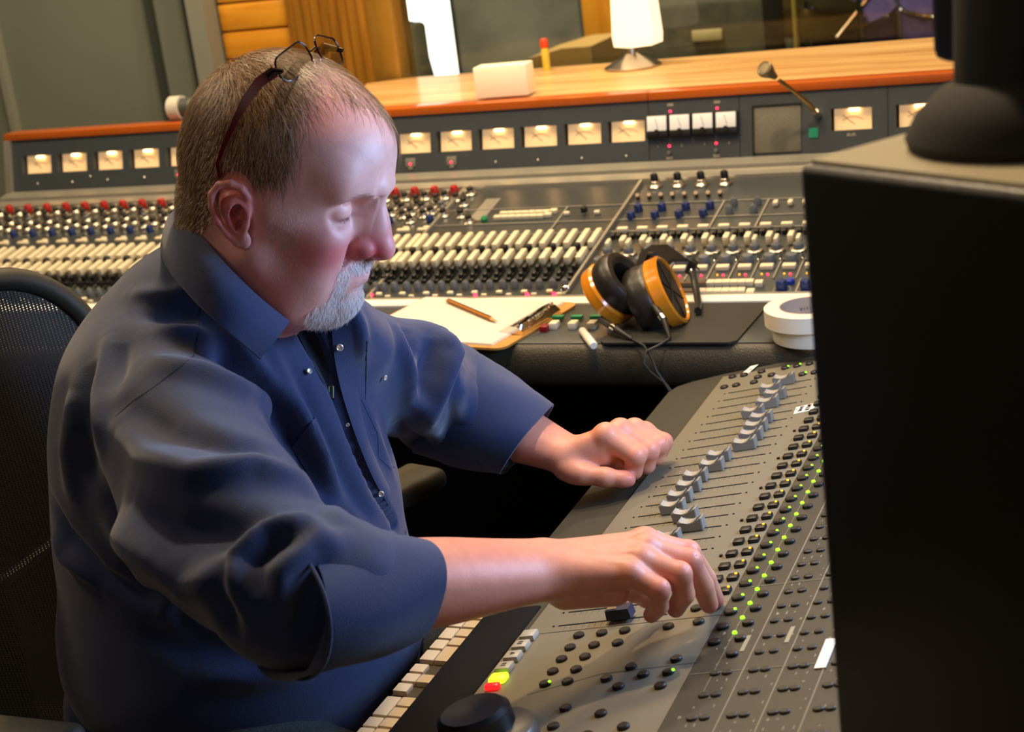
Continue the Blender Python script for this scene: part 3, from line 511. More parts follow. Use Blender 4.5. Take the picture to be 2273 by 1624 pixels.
LC = cup(Vector((-0.815, 2.238, 0.824)), Vector((-0.80, 0.06, -0.597)), 0.91)
def jack(a, b_, c_):
    a, b_, c_ = Vector(a), Vector(b_), Vector(c_); d = (c_ - a).normalized()
    j = part('cable_plug', MB().tube([a, a + (b_ - a) * 0.9], 0.0056, 12).tube([a + (b_ - a) * 1.15, c_], [0.0054, 0.0028], 12).mesh('plug', mat('gun metal sleeve', lin(40, 36, 29), 0.45, 0.3)), hp)
    part('plug_ring', MB().tube([a + (b_ - a) * 0.88, a + (b_ - a) * 1.18], 0.0062, 14).mesh('pr', m_chrome), j)
jack((-0.809, 2.195, 0.802), (-0.781, 2.17, 0.7965), (-0.747, 2.148, 0.786)); jack((-0.725, 2.195, 0.824), (-0.706, 2.175, 0.810), (-0.690, 2.150, 0.7865))
cable = [(-0.747, 2.148, 0.786), (-0.722, 2.125, 0.7835), (-0.708, 2.114, 0.768), (-0.700, 2.106, 0.750), (-0.690, 2.105, 0.735), (-0.671, 2.095, 0.715), (-0.66, 2.10, 0.68), (-0.66, 2.16, 0.60)]
part('cable', MB().tube(cable, 0.0018, 8).tube([(-0.690, 2.150, 0.7865), (-0.698, 2.132, 0.7835), (-0.716, 2.116, 0.778), (-0.719, 2.108, 0.762), (-0.708, 2.103, 0.750), (-0.690, 2.103, 0.735), (-0.673, 2.091, 0.715), (-0.655, 2.10, 0.67), (-0.655, 2.16, 0.60)], 0.0018, 8).mesh('cable', mat('dark braided cable', lin(32, 28, 20), 0.5)), hp)
band = [(-0.760, 2.285, 0.850), (-0.766, 2.325, 0.858), (-0.758, 2.365, 0.860), (-0.742, 2.395, 0.852), (-0.728, 2.41, 0.832)]
b = MB(); vs = []; 
for k, p_ in enumerate(band):
    p_ = Vector(p_); 
    for q in (-1, 1): vs.append(p_ + Vector((0.015, 0.0, -0.012)) * q); vs.append(p_ + Vector((0.015, 0.0, -0.012)) * q + Vector((0, 0.004, -0.006)))
fs = []
for k in range(len(band) - 1):
    a = 4 * k; c_ = a + 4; fs += [(a, a + 2, c_ + 2, c_), (a + 1, c_ + 1, c_ + 3, a + 3), (a, c_, c_ + 1, a + 1), (a + 2, a + 3, c_ + 3, c_ + 2)]
fs += [(0, 1, 3, 2), (len(vs) - 4, len(vs) - 2, len(vs) - 1, len(vs) - 3)]
b._add(vs, fs); part('headband', b.mesh('band', mat('dark headband leather', lin(26, 22, 16), 0.5)), hp)
part('yoke_block', MB().box((0, 0, 0), (0.014, 0.014, 0.024), bev=0.002).mesh('yb', m_black), hp, T(-0.724, 2.405, 0.823) @ Ry(0.5)); 
part('yoke_screw', MB().lathe([(0.0035, 0), (0.0035, 0.003), (0.0015, 0.005)], 12).mesh('ys', m_chrome), hp, along((0.3, -1, 0.2), (-0.722, 2.397, 0.819)))
part('yoke_rod', MB().tube([(-0.724, 2.405, 0.822), (-0.716, 2.385, 0.808), (-0.703, 2.35, 0.796), (-0.690, 2.31, 0.7905), (-0.680, 2.27, 0.7915)], 0.0058, 10).mesh('yr', m_black), hp)
part('yoke_rod', MB().tube([(-0.765, 2.285, 0.856), (-0.745, 2.262, 0.884), (-0.733, 2.25, 0.886)], 0.004, 10).mesh('yr', m_black), hp)
part('plug_socket', MB().lathe([(0.004, -0.004), (0.0055, 0), (0.004, 0.007), (0.001, 0.009)], 14).mesh('so', m_chrome), hp, along((-0.9, -0.3, -0.1), (-0.868, 2.218, 0.845)))
# ------------------------------------------------------------------ fader control surface
CTA = math.radians(10.2); ca = Vector((math.cos(CTA), 0, math.sin(CTA))); cn = Vector((-math.sin(CTA), 0, math.cos(CTA)))
def CM(a, y, h=0.0): return basis(ca, (0, 1, 0), cn, Vector((-0.57, 0, 0.749)) + ca * a + Vector((0, y, 0)) + cn * h)
cs = thing('control_surface', 'grey digital fader control surface with silver fader caps and lit buttons', 'mixing controller', (-0.4, 1.4, 0.0))
m_hous = mat('olive black housing', lin(52, 48, 36), 0.55, noise=(300, 0.12))
m_cpan = mat('warm grey control panel', lin(114, 107, 88), 0.5, noise=(500, 0.05))
m_cdark = mat('dark grey control panel', lin(56, 53, 43), 0.45, noise=(400, 0.06))
Y0 = 0.72
poly = [(-0.105, Y0), (0.45, Y0), (0.45, 2.131), (0.10, 2.130), (-0.034, 2.118), (-0.080, 2.107), (-0.1, 2.095), (-0.107, 2.075)]
part('housing', MB().prism(poly, -0.05, 0.0, axis=2).mesh('hous', m_hous), cs, CM(0, 0, 0))
part('fader_panel', MB().prism([(-0.0335, 1.320), (0.1737, 1.320), (0.1737, 2.098), (-0.030, 2.098)], 0, 0.0022, axis=2).mesh('fp', m_cpan), cs, CM(0, 0))
part('transport_panel', MB().prism([(-0.040, Y0), (0.1737, Y0), (0.1737, 1.3187), (-0.0395, 1.3187)], 0, 0.0022, axis=2).mesh('tp', m_cpan), cs, CM(0, 0))
part('dark_panel', MB().prism([(0.1747, Y0), (0.445, Y0), (0.445, 2.098), (0.1747, 2.098)], 0, 0.0030, axis=2).mesh('dp', m_cdark), cs, CM(0, 0))
part('wrist_rest', MB().box((-0.0735, (Y0 + 1.392) / 2, -0.02), (0.066, 1.392 - Y0, 0.046), bev=0.006).mesh('wr', mat('matte black wrist pad', lin(10, 9, 8), 0.85, spec=0.2)), cs, CM(0, 0, 0))
part('legs', MB().box((-0.25, 1.0, 0.36), (0.08, 0.4, 0.72), bev=0.01).box((-0.25, 1.9, 0.36), (0.08, 0.3, 0.72), bev=0.01).mesh('legs', m_blackm), cs).name = 'stand'
slot = MB().box((0.0575, 0, 0), (0.116, 0.0016, 0.0012)).mesh('slot', m_blackm)
dot = MB().lathe([(0.0012, 0), (0.0012, 0.0008)], 8).mesh('dot', m_blackm)
tick = MB(); [tick.box((0.008 + 0.0066 * k, -0.005, 0), (0.0004, 0.007, 0.0003)) for k in range(16)]; tick = tick.mesh('tick', mat('faint grey print and shade edge', lin(92, 88, 74), 0.6), smooth=False)
pitch = 0.02965; y00 = 2.0145
for k in range(24):
    y = y00 - pitch * k; s_ = part('fader_track', slot, cs, CM(0, y, 0.0022)); part('tick_marks', tick, s_, CM(0, y, 0.0023))
    part('end_dot', dot, s_, CM(-0.006, y, 0.0022)); part('end_dot', dot, s_, CM(0.1215, y, 0.0022))
# fader caps
m_capside = mat('silver grey fader cap', lin(140, 136, 126), 0.4, 0.1)
prof = [(-0.0138, 0.0015), (0.0138, 0.0015), (0.0148, 0.0150), (0.0120, 0.0150)] + [(0.0105 * math.cos(a * PI / 8) + 0.0005, 0.0146 - 0.0042 * math.sin(a * PI / 8)) for a in range(1, 8)] + [(-0.0112, 0.0140), (-0.0142, 0.0125)]
capm = MB().prism(prof, -0.0074, 0.0074, axis=1); bmesh.ops.bevel(capm.bm, geom=[e_ for e_ in capm.bm.edges if abs(e_.verts[0].co.y - e_.verts[1].co.y) < 1e-5], offset=0.0007, segments=2, affect='EDGES'); capm = capm.mesh('fader_cap', m_capside)
toe = MB().prism([(0.0102 * math.cos(a * PI / 8), 0.0124 - 0.0060 * math.sin(a * PI / 8)) for a in range(0, 9)], -0.0064, -0.0001, axis=1).mesh('t', None) if False else None
spoon = MB().lathe([(0.0002, 0.0040), (0.004, 0.0046), (0.0066, 0.0066), (0.0072, 0.0092)], 16, cap=False).mesh('spoon', mat('pale cap saddle', lin(176, 168, 152), 0.35, 0.15))
line = MB().box((0, 0, 0.0061), (0.0007, 0.009, 0.0004)).mesh('line', m_black)
stem = MB().box((0, 0, 0.001), (0.006, 0.0014, 0.006)).mesh('stem', m_blackm)
capa = [0.0756, 0.0637, 0.0769, 0.0736, 0.0613, 0.0794, 0.0795, 0.0807, 0.0796, 0.0548, 0.0538, 0.0415, 0.0416, 0.0394, 0.0393, 0.0629, 0.0784, 0.06, 0.05, 0.055, 0.06]
m_saddle = MATS['pale cap saddle']
sad = []
for a in range(0, 9): sad.append((-0.002 + 0.0092 * math.cos(a * PI / 8), 0.0142 - 0.0036 * math.sin(a * PI / 8) + (0.0006 if a > 5 else 0)))
sad2 = [(x * 0.93, z + 0.0) for x, z in sad]
sadm = MB(); vv = []; ff = []
for x, z in sad: vv += [(x, -0.0062, z), (x, 0.0062, z), (x, 0.0062, z - 0.0011), (x, -0.0062, z - 0.0011)]
for k in range(8): a = 4 * k; c_ = a + 4; ff += [(a, c_, c_ + 1, a + 1), (a + 1, c_ + 1, c_ + 2, a + 2), (a + 2, c_ + 2, c_ + 3, a + 3), (a + 3, c_ + 3, c_, a)]
ff += [(0, 1, 2, 3), (35, 34, 33, 32)]; sadm = sadm._add(vv, ff).mesh('saddle', m_saddle)
for k, a in enumerate(capa):
    y = y00 - pitch * k + 0.001
    f_ = part('fader_cap', capm, cs, CM(a + 0.004, y, 0.001)); part('cap_saddle', sadm, f_, CM(a + 0.004, y, 0.0014)); part('cap_line', line, f_, CM(a + 0.0005, y, 0.0058)); part('stem', stem, f_, CM(a + 0.004, y, 0.001))
for k, a in ((23, 0.068),):
    y = y00 - pitch * k; f_ = part('fader_cap', MB().prism([(-0.013, 0.0035), (0.013, 0.0035), (0.012, 0.014), (-0.012, 0.014)], -0.0075, 0.0075, axis=1).mesh('mc', mat('navy fader cap', lin(30, 34, 62), 0.35)), cs, CM(a, y, 0.002), 'dark blue fader cap'); part('cap_window', MB().box((-0.006, 0, 0.0142), (0.010, 0.011, 0.001)).mesh('cw', m_silver), f_, CM(a, y, 0.002))
# buttons
btn = MB().box((0, 0, 0.002), (0.0115, 0.0115, 0.005), bev=0.0016).mesh('btn', m_black)
rbtn = MB().lathe([(0.0058, 0), (0.0056, 0.0025), (0.0045, 0.0035)], 16).mesh('rbtn', m_black)
sbt = MB().lathe([(0.0045, 0), (0.0043, 0.0015), (0.0035, 0.0022)], 14).mesh('sbt', mat('dark grey soft key', lin(38, 35, 29), 0.5))
ledy = MB().lathe([(0.0016, 0), (0.0013, 0.0012)], 8).mesh('ly', m_ylw); ledg = MB().lathe([(0.0017, 0), (0.0013, 0.0014)], 8).mesh('lg', m_grn); ledG = MB().lathe([(0.0025, 0), (0.002, 0.0018)], 10).mesh('lG', m_grn)
for k in range(22):
    y = 1.932 - pitch * k
    if y < 1.35: break
    part('square_button', btn, cs, CM(0.1490, y - 0.0005, 0.002))
    b_ = part('square_button', btn, cs, CM(0.1655, y, 0.002))
    if k > 3: part('button_light', ledy, b_, CM(0.1690, y + 0.001, 0.0068))
    if k % 3 == 1: part('mini_button', MB().box((0, 0, 0.001), (0.003, 0.003, 0.002)).mesh('mb', m_black) if k == 1 else bpy.data.meshes['mb'], cs, CM(0.137, y, 0.0022))
for k in range(24):
    y = 1.9415 - pitch * k
    b_ = part('oval_button', rbtn, cs, CM(0.1835, y, 0.003) @ Matrix.Diagonal((1.15, 0.95, 1, 1)))
    if y > 1.29: part('button_light', ledg, b_, CM(0.1885, y + 0.001, 0.006))
    if 1.27 < y < 1.78: part('meter_light', ledG, cs, CM(0.1985, y - 0.0132, 0.003))
    for a in (0.2075, 0.2455, 0.2800, 0.318):
        if y - 0.027 < Y0: break
        part('oval_button' if a < 0.22 else 'soft_button', rbtn if a < 0.22 else sbt, cs, CM(a, y - 0.027, 0.003) @ Matrix.Diagonal((1.0, 0.85, 1, 1)))
        if a > 0.22: part('soft_button', sbt, cs, CM(a - 0.013, y - 0.027, 0.003) @ Matrix.Diagonal((1.0, 0.85, 1, 1)))
for k in range(9):
    for a in (0.2455, 0.2800, 0.318, 0.20, 0.211, 0.235, 0.27, 0.308): part('soft_button', sbt, cs, CM(a, 1.20 - 0.038 * k, 0.003) @ Matrix.Diagonal((1.1, 0.9, 1, 1)))
lt = mat('pale panel line', lin(120, 114, 92), 0.5)
for a in (0.2250, 0.2615, 0.2985): part('panel_line', MB().box((0, 1.41, 0), (0.0014, 1.38, 0.0008)).mesh('pl', lt), cs, CM(a, 0, 0.003))
part('panel_line', MB().box((0.19765, 1.62, 0), (0.0006, 0.9, 0.0006)).mesh('pl', lt), cs, CM(0, 0, 0.003))
lg = MB(); r9 = random.Random(9)
for i_ in range(900):
    a_ = r9.choice((0.188, 0.197, 0.206, 0.214, 0.232, 0.24, 0.249, 0.257, 0.268, 0.276, 0.285, 0.293, 0.305, 0.313, 0.322)); y_ = Y0 + 0.0149 * r9.randint(1, 92) + 0.006
    if a_ < 0.215 and y_ > 1.30: continue
    lg.box((a_ + r9.uniform(-.001, .001), y_, 0), (0.0012, r9.uniform(0.002, 0.006), 0.0003))
part('panel_legends', lg.mesh('lg', mat('worn pale legend', lin(128, 122, 100), 0.6), smooth=False), cs, CM(0, 0, 0.0031))['kind'] = 'stuff'
for y in (1.203, 1.372): part('panel_line', MB().box((0.31, y, 0), (0.268, 0.001, 0.0008)).mesh('pl', lt), cs, CM(0, 0, 0.003))
kn = MB().lathe([(0.0095, 0), (0.0085, 0.008), (0.007, 0.010)], 16).mesh('pot', m_cdark)
for k in range(14):
    pass
for a, y in ((-0.014, 2.0437), (0.0033, 2.0435), (-0.0131, 2.0866), (0.0043, 2.0853), (0.0291, 2.0432), (0.0297, 2.0641), (0.0294, 2.0874), (0.0498, 2.0629), (0.0639, 2.0856), (0.0809, 2.0859), (0.0987, 2.0861), (0.0982, 2.0416), (0.1153, 2.0411), (0.081, 2.0416),
             (0.0318, 1.3047), (0.0562, 1.3047), (0.0803, 1.3048), (0.0316, 1.28), (0.0568, 1.28), (0.0811, 1.28), (0.0311, 1.2571), (0.0554, 1.2574), (0.031, 1.2334), (0.0549, 1.2332), (0.0319, 1.21), (0.0546, 1.2105), (0.0937, 1.2096), (0.1118, 1.2279), (0.1292, 1.2109), (0.1113, 1.1919), (0.1531, 1.2112), (0.153, 1.1867), (0.1536, 1.2352), (0.0711, 1.1605), (0.1104, 1.1455), (0.0708, 1.1297), (0.1547, 1.3073), (0.1254, 1.3037), (0.1439, 1.3373), (0.11, 1.11), (0.14, 1.12), (0.07, 1.10), (0.09, 1.06), (0.14, 1.06)):
    b_ = part('round_button', rbtn, cs, CM(a, y, 0.002))
    if (a, y) in ((0.0319, 1.21), (0.153, 1.2112), (0.1531, 1.2112), (0.0639, 2.0856), (0.0809, 2.0859), (0.0982, 2.0416)): part('button_light', ledg, b_, CM(a + 0.005, y, 0.0045))
part('panel_line', MB().prism([(0.02, 1.193), (0.085, 1.221), (0.1737, 1.226), (0.1737, 1.2268), (0.084, 1.222), (0.0195, 1.194)], 0, 0.0003, axis=2).mesh('pl', MATS['faint grey print and shade edge']), cs, CM(0, 0, 0.0022))  # edge of the arm's shadow drawn in as a thin grey line
# transport keys
m_tk = mat('translucent grey key', lin(178, 170, 150), 0.35)
tk = MB().box((0, 0, 0.003), (0.016, 0.0155, 0.007), bev=0.0018).mesh('tk', m_tk)
sym = [MB().lathe([(0.003, 0), (0.003, 0.0003)], 3).mesh('tri', m_cdark), MB().box((0, 0, 0), (0.005, 0.0016, 0.0003), M_=T(0, 0.0018, 0)).box((0, -0.0018, 0), (0.005, 0.0016, 0.0003)).mesh('bars', m_cdark)]
for k, y in enumerate((1.3123, 1.2905, 1.269, 1.247)):
    t_ = part('transport_key', tk, cs, CM(-0.0245, y, 0.002))
    if k: part('key_symbol', sym[k % 2], t_, CM(-0.0245, y, 0.0087))
part('transport_key', MB().box((0, 0, 0.003), (0.018, 0.015, 0.007), bev=0.003).mesh('gk', mat('lit green key', lin(190, 255, 40), 0.3, emis=(0.5, 1, 0.02, 1), es=1.6)), cs, CM(-0.0225, 1.2262, 0.002), 'lit green transport key')
part('transport_key', MB().box((0, 0, 0.003), (0.015, 0.008, 0.006), bev=0.002).mesh('rk', mat('lit red key', lin(255, 20, 20), 0.3, emis=(1, 0.01, 0.01, 1), es=2.2)), cs, CM(-0.0225, 1.2110, 0.002), 'lit red transport key')
# jog wheel
jw = part('jog_wheel', MB().lathe([(0.046, 0), (0.046, 0.006), (0.043, 0.011), (0.034, 0.015)], 56).mesh('jw', mat('grey wheel skirt', lin(96, 96, 86), 0.35, 0.3)), cs, CM(0.016, 1.112, 0.002))
part('wheel_cap', MB().lathe([(0.036, 0.014), (0.037, 0.018), (0.036, 0.034), (0.031, 0.039), (0.012, 0.0375), (0.002, 0.0365)], 48).mesh('wc', m_black), jw, CM(0.009, 1.112, 0.002) @ Matrix.Diagonal((0.92, 0.92, 0.85, 1)))
# hand-written paper labels
def label(poly, h=0.0005): return MB().prism(poly, 0, h, axis=2).mesh('lab', m_white)
l_ = part('paper_label', label([(-0.002, 2.092), (0.004, 2.125), (0.015, 2.127), (0.009, 2.094)]), cs, CM(0, 0, 0.0023)); part('handwriting', text_mesh('Y', 0.009, m_black), l_, CM(0.0065, 2.108, 0.003) @ Rz(-PI / 2 + 0.1))
l_ = part('paper_label', label([(0.121, 1.880), (0.119, 1.905), (0.150, 1.912), (0.142, 1.884)]), cs, CM(0, 0, 0.0023)); part('handwriting', text_mesh('FADR', 0.0085, m_black), l_, CM(0.1365, 1.8955, 0.003) @ Rz(-PI / 2)); part('handwriting', text_mesh('BANK', 0.0075, m_black), l_, CM(0.1275, 1.8945, 0.003) @ Rz(-PI / 2))
part('paper_label', MB().box((0.2955, 1.218, 0.001), (0.010, 0.052, 0.001)).mesh('lab', m_white), cs, CM(0, 0, 0.003))
for a, y in ((0.2145, 1.253), (0.2535, 1.262)): part('scribble_strip', MB().box((a, y, 0), (0.004, 0.03, 0.0006)).mesh('ss', mat('grey strip', lin(150, 140, 112), 0.6)), cs, CM(0, 0, 0.0032))
# ------------------------------------------------------------------ keyboard below the housing
kb = thing('computer_keyboard', 'white keyed aluminium computer keyboard tucked under the fader surface', 'keyboard', (-0.68, 1.25, 0.69))
part('base', MB().box((-0.682, 1.255, 0.689), (0.108, 0.43, 0.012), bev=0.003).mesh('kb', mat('dull aluminium', lin(110, 102, 86), 0.4, 0.5)), kb)
m_key = mat('ivory key', lin(226, 205, 170), 0.45)
def key(x0, x1, y0, y1): part('key', MB().box(((x0 + x1) / 2, (y0 + y1) / 2, 0.6975), (x1 - x0 - 0.0008, y1 - y0 - 0.0016, 0.007), bev=0.0015).mesh('key', m_key), kb)
XA, XB, XC, XD, XE, XF = -0.7335, -0.7165, -0.7005, -0.6835, -0.6665, -0.6495
for a, c_ in ((1.045, 1.062), (1.062, 1.0855), (1.200, 1.219), (1.180, 1.199), (1.2215, 1.259), (1.268, 1.286), (1.288, 1.306), (1.308, 1.326), (1.333, 1.356), (1.358, 1.379), (1.381, 1.406), (1.408, 1.468)): 
    if a > 1.1: key(XA, XB, a, c_)
for a, c_ in ((1.180, 1.200), (1.202, 1.220), (1.2215, 1.240), (1.2415, 1.260), (1.288, 1.306), (1.333, 1.366), (1.368, 1.386), (1.388, 1.406), (1.408, 1.426), (1.428, 1.446), (1.448, 1.466)): key(XB, XC, a, c_)
key(XA, XB, 1.141, 1.178); key(XA, XB, 1.12, 1.139); key(XA, XB, 1.08, 1.118); key(XB, XC, 1.141, 1.178); key(XB, XC, 1.12, 1.139); key(XB, XC, 1.09, 1.118)
for r in range(3):
    for k in range(15): key(XC + 0.017 * r, XC + 0.017 * (r + 1), 1.10 + 0.0244 * k, 1.10 + 0.0244 * (k + 1))
part('tray', MB().box((-0.66, 1.27, 0.675), (0.17, 0.60, 0.014), bev=0.003).mesh('tray', m_blackm), cs).name = 'keyboard_tray'
# ------------------------------------------------------------------ foreground loudspeaker on its shelf
sd = Vector((0.8254, -0.5645, 0)).normalized(); sb = Vector((0.5645, 0.8254, 0)).normalized()
sp = thing('monitor_speaker', 'large black monitor speaker in the right foreground, seen from its corner', 'speaker', (-0.05, 0.98, 0.86))
SW, SD = 0.30, 0.285; z0, z1 = 0.8625, 1.294
SO = Vector((-0.203, 0.896, 0)); SMx = basis(sd, sb, (0, 0, 1), SO)
part('cabinet', MB().box((SW / 2, SD / 2, (z0 + z1) / 2), (SW, SD, z1 - z0), bev=0.006, seg=3).mesh('cab', mat('black vinyl cabinet', lin(24, 21, 15), 0.38, bump=(500, 0.2))), sp, SMx)
part('top_panel', MB().box((SW / 2, SD / 2, z1 + 0.0012), (SW - 0.012, SD - 0.012, 0.002)).mesh('tp', mat('satin top panel', lin(206, 196, 166), 0.3, noise=(200, 0.05))), sp, SMx)
part('driver', MB().lathe([(0.075, 0), (0.080, 0.003), (0.07, 0.004), (0.06, -0.004), (0.02, -0.02), (0.002, -0.012)], 40).mesh('dr', m_black), sp, SMx @ basis((0, 1, 0), (0, 0, 1), (-1, 0, 0), Vector((-0.0005, SD / 2, 1.02)))).hide_render = False
bpy.data.objects['driver'].matrix_basis = parent_world(sp).inverted() @ (SMx @ basis((0, 1, 0), (0, 0, 1), (1, 0, 0), Vector((SW + 0.0005, SD / 2, 1.0))))
part('tweeter', MB().lathe([(0.03, 0), (0.03, 0.003), (0.018, 0.002), (0.012, 0.008), (0.002, 0.012)], 28).mesh('tw', m_black), sp, SMx @ basis((0, 1, 0), (0, 0, 1), (1, 0, 0), Vector((SW + 0.0005, SD / 2, 1.18))))
# display arm standing on the speaker
ds = thing('display_stand', 'dark curved stand and screen standing on top of the black speaker', 'display', (0.02, 0.98, z1))
part('foot', MB().lathe([(0.064, 0), (0.066, 0.006), (0.060, 0.018), (0.045, 0.032), (0.02, 0.04)], 40).mesh('ft', m_blackm), ds, T(-0.080, 0.925, z1 + 0.0022))
part('neck', MB().tube([(-0.080, 0.925, z1 + 0.01), (-0.085, 0.93, z1 + 0.04), (-0.075, 0.95, z1 + 0.09), (-0.065, 0.97, z1 + 0.2)], [0.040, 0.034, 0.045, 0.04], 16).mesh('nk', m_blackm), ds)
part('screen_back', MB().box((0.16, 0.0, 0), (0.36, 0.03, 0.26), bev=0.008).mesh('sb', m_black), ds, T(-0.118, 1.01, z1 + 0.165) @ Rz(-0.6))
tb = thing('speaker_shelf', 'honey wooden shelf under the black monitor speaker', 'shelf', (-0.02, 0.98, 0.84))
part('shelf_board', MB().prism([(-0.01, -0.01), (SW + 0.03, -0.01), (SW + 0.03, SD + 0.02), (-0.01, SD + 0.02)], 0.838, 0.862, axis=2).mesh('sb', m_plank), tb, SMx)
part('post', MB().box((SW / 2 + 0.03, SD / 2, 0.42), (0.08, 0.1, 0.836)).mesh('ps', m_black), tb, SMx)
# ------------------------------------------------------------------ office chair
ch = thing('office_chair', 'black mesh office chair behind the man', 'office chair', (-1.25, 1.55, 0))
# ------------------------------------------------------------------ sculpting kit: signed distances on a grid, blended, then meshed
class Field:
    def __init__(s, lo, hi, h):
        s.lo = np.array(lo, float); s.h = h; s.n = np.ceil((np.array(hi) - s.lo) / h).astype(int) + 1
        s.v = np.full(s.n, 9.0, np.float32)
    def sub(s, lo, hi):
        a = np.clip(np.floor((np.array(lo) - s.lo) / s.h).astype(int), 0, s.n - 1); b = np.clip(np.ceil((np.array(hi) - s.lo) / s.h).astype(int) + 1, 1, s.n)
        if (b - a <= 0).any(): return None, None
        ax = [(s.lo[i] + s.h * np.arange(a[i], b[i])).astype(np.float32) for i in range(3)]
        return tuple(slice(a[i], b[i]) for i in range(3)), (ax[0][:, None, None], ax[1][None, :, None], ax[2][None, None, :])
    def comb(s, sl, d, k, op):
        a = s.v[sl]
        if op == '+':
            if k > 0: h = np.clip(0.5 + 0.5 * (a - d) / k, 0, 1); s.v[sl] = a * (1 - h) + d * h - k * h * (1 - h)
            else: s.v[sl] = np.minimum(a, d)
        else:
            if k > 0: h = np.clip(0.5 - 0.5 * (a + d) / k, 0, 1); s.v[sl] = a * (1 - h) - d * h + k * h * (1 - h)
            else: s.v[sl] = np.maximum(a, -d)
    def ell(s, c, r, k=0.0, op='+', R=None):
        c = np.array(c, float); r = np.array(r, float); m = r.max() + k * 1.5 + 2 * s.h
        sl, g = s.sub(c - m, c + m)
        if sl is None: return
        x, y, z = g[0] - c[0], g[1] - c[1], g[2] - c[2]
        if R is not None: R = np.array(R); x, y, z = (R[0][0] * x + R[0][1] * y + R[0][2] * z, R[1][0] * x + R[1][1] * y + R[1][2] * z, R[2][0] * x + R[2][1] * y + R[2][2] * z)
        q = np.sqrt((x / r[0]) ** 2 + (y / r[1]) ** 2 + (z / r[2]) ** 2); q2 = np.sqrt((x / r[0] ** 2) ** 2 + (y / r[1] ** 2) ** 2 + (z / r[2] ** 2) ** 2)
        s.comb(sl, (q * (q - 1) / np.maximum(q2, 1e-6)).astype(np.float32), k, op)
    def cap(s, a, b, ra, rb=None, k=0.0, op='+'):
        rb = ra if rb is None else rb; a = np.array(a, float); b = np.array(b, float); m = max(ra, rb) + k * 1.5 + 2 * s.h
        sl, g = s.sub(np.minimum(a, b) - m, np.maximum(a, b) + m)
        if sl is None: return
        ba = b - a; L = max(ba.dot(ba), 1e-9); x, y, z = g[0] - a[0], g[1] - a[1], g[2] - a[2]
        t = np.clip((x * ba[0] + y * ba[1] + z * ba[2]) / L, 0, 1)
        d = np.sqrt((x - t * ba[0]) ** 2 + (y - t * ba[1]) ** 2 + (z - t * ba[2]) ** 2) - (ra + (rb - ra) * t)
        s.comb(sl, d.astype(np.float32), k, op)
    def chain(s, pts, rs, k=0.0, op='+'):
        for i in range(len(pts) - 1): s.cap(pts[i], pts[i + 1], rs[i], rs[i + 1], k, op)
    def limb(s, a, b, up, ts, rs, fl, k=0.0):
        a = np.array(a, float); b = np.array(b, float); ba = b - a; L = ba.dot(ba); m = max(rs) * max(fl) + 0.02; sl, g = s.sub(np.minimum(a, b) - m, np.maximum(a, b) + m)
        x, y, z = g[0] - a[0], g[1] - a[1], g[2] - a[2]; t = np.clip((x * ba[0] + y * ba[1] + z * ba[2]) / L, ts[0], ts[-1])
        dx, dy, dz = x - t * ba[0], y - t * ba[1], z - t * ba[2]; u_ = up - ba * up.dot(ba) / L; u_ /= np.linalg.norm(u_); p = dx * u_[0] + dy * u_[1] + dz * u_[2]
        f = np.interp(t, ts, fl); r = np.interp(t, ts, rs); q2 = dx * dx + dy * dy + dz * dz - p * p
        s.comb(sl, (np.sqrt(np.maximum(q2, 0) + (p / f) ** 2) - r).astype(np.float32), k, '+')
    def mesh(s):
        """naive surface nets"""
        v = s.v; ins = v < 0; n = np.array(v.shape)
        cs_ = [(i, j, k) for i in (0, 1) for j in (0, 1) for k in (0, 1)]
        cnt = np.zeros(n - 1, np.int8)
        for i, j, k in cs_: cnt += ins[i:n[0] - 1 + i, j:n[1] - 1 + j, k:n[2] - 1 + k]
        idx = np.argwhere((cnt > 0) & (cnt < 8)); N = len(idx)
        vid = np.full(n - 1, -1, np.int32); vid[tuple(idx.T)] = np.arange(N)
        acc = np.zeros((N, 3)); num = np.zeros(N)
        val = {c_: v[idx[:, 0] + c_[0], idx[:, 1] + c_[1], idx[:, 2] + c_[2]].astype(float) for c_ in cs_}
        for a in cs_:
            for ax in range(3):
                if a[ax] == 0:
                    b = list(a); b[ax] = 1; b = tuple(b); va, vb = val[a], val[b]; m = (va < 0) != (vb < 0)
                    t = np.where(m, va / np.where(m, va - vb, 1), 0); p = np.array(a, float)[None, :] + 0 * acc; p[:, ax] = t
                    acc[m] += p[m]; num[m] += 1
        P = s.lo + s.h * (idx + acc / num[:, None])
        F = []
        for ax in range(3):
            u, w_ = (ax + 1) % 3, (ax + 2) % 3
            sa = [slice(None)] * 3; sb_ = [slice(None)] * 3; sa[ax] = slice(0, n[ax] - 1); sb_[ax] = slice(1, n[ax])
            e0, e1 = ins[tuple(sa)], ins[tuple(sb_)]; q = np.argwhere(e0 != e1)
            q = q[(q[:, u] > 0) & (q[:, w_] > 0) & (q[:, u] < n[u] - 1) & (q[:, w_] < n[w_] - 1)]
            fl = e0[tuple(q.T)]
            def g(du, dw): t = q.copy(); t[:, u] -= du; t[:, w_] -= dw; return vid[tuple(t.T)]
            A, B, Cc, D_ = g(0, 0), g(1, 0), g(1, 1), g(0, 1)
            f = np.stack([A, B, Cc, D_], 1); f[~fl] = f[~fl][:, ::-1]; F.append(f)
        return P, np.concatenate(F)
def vnormals(P, F):
    n = np.cross(P[F[:, 2]] - P[F[:, 0]], P[F[:, 3]] - P[F[:, 1]]); N = np.zeros_like(P)
    for k in range(4): np.add.at(N, F[:, k], n)
    return N / np.maximum(np.linalg.norm(N, axis=1), 1e-12)[:, None]
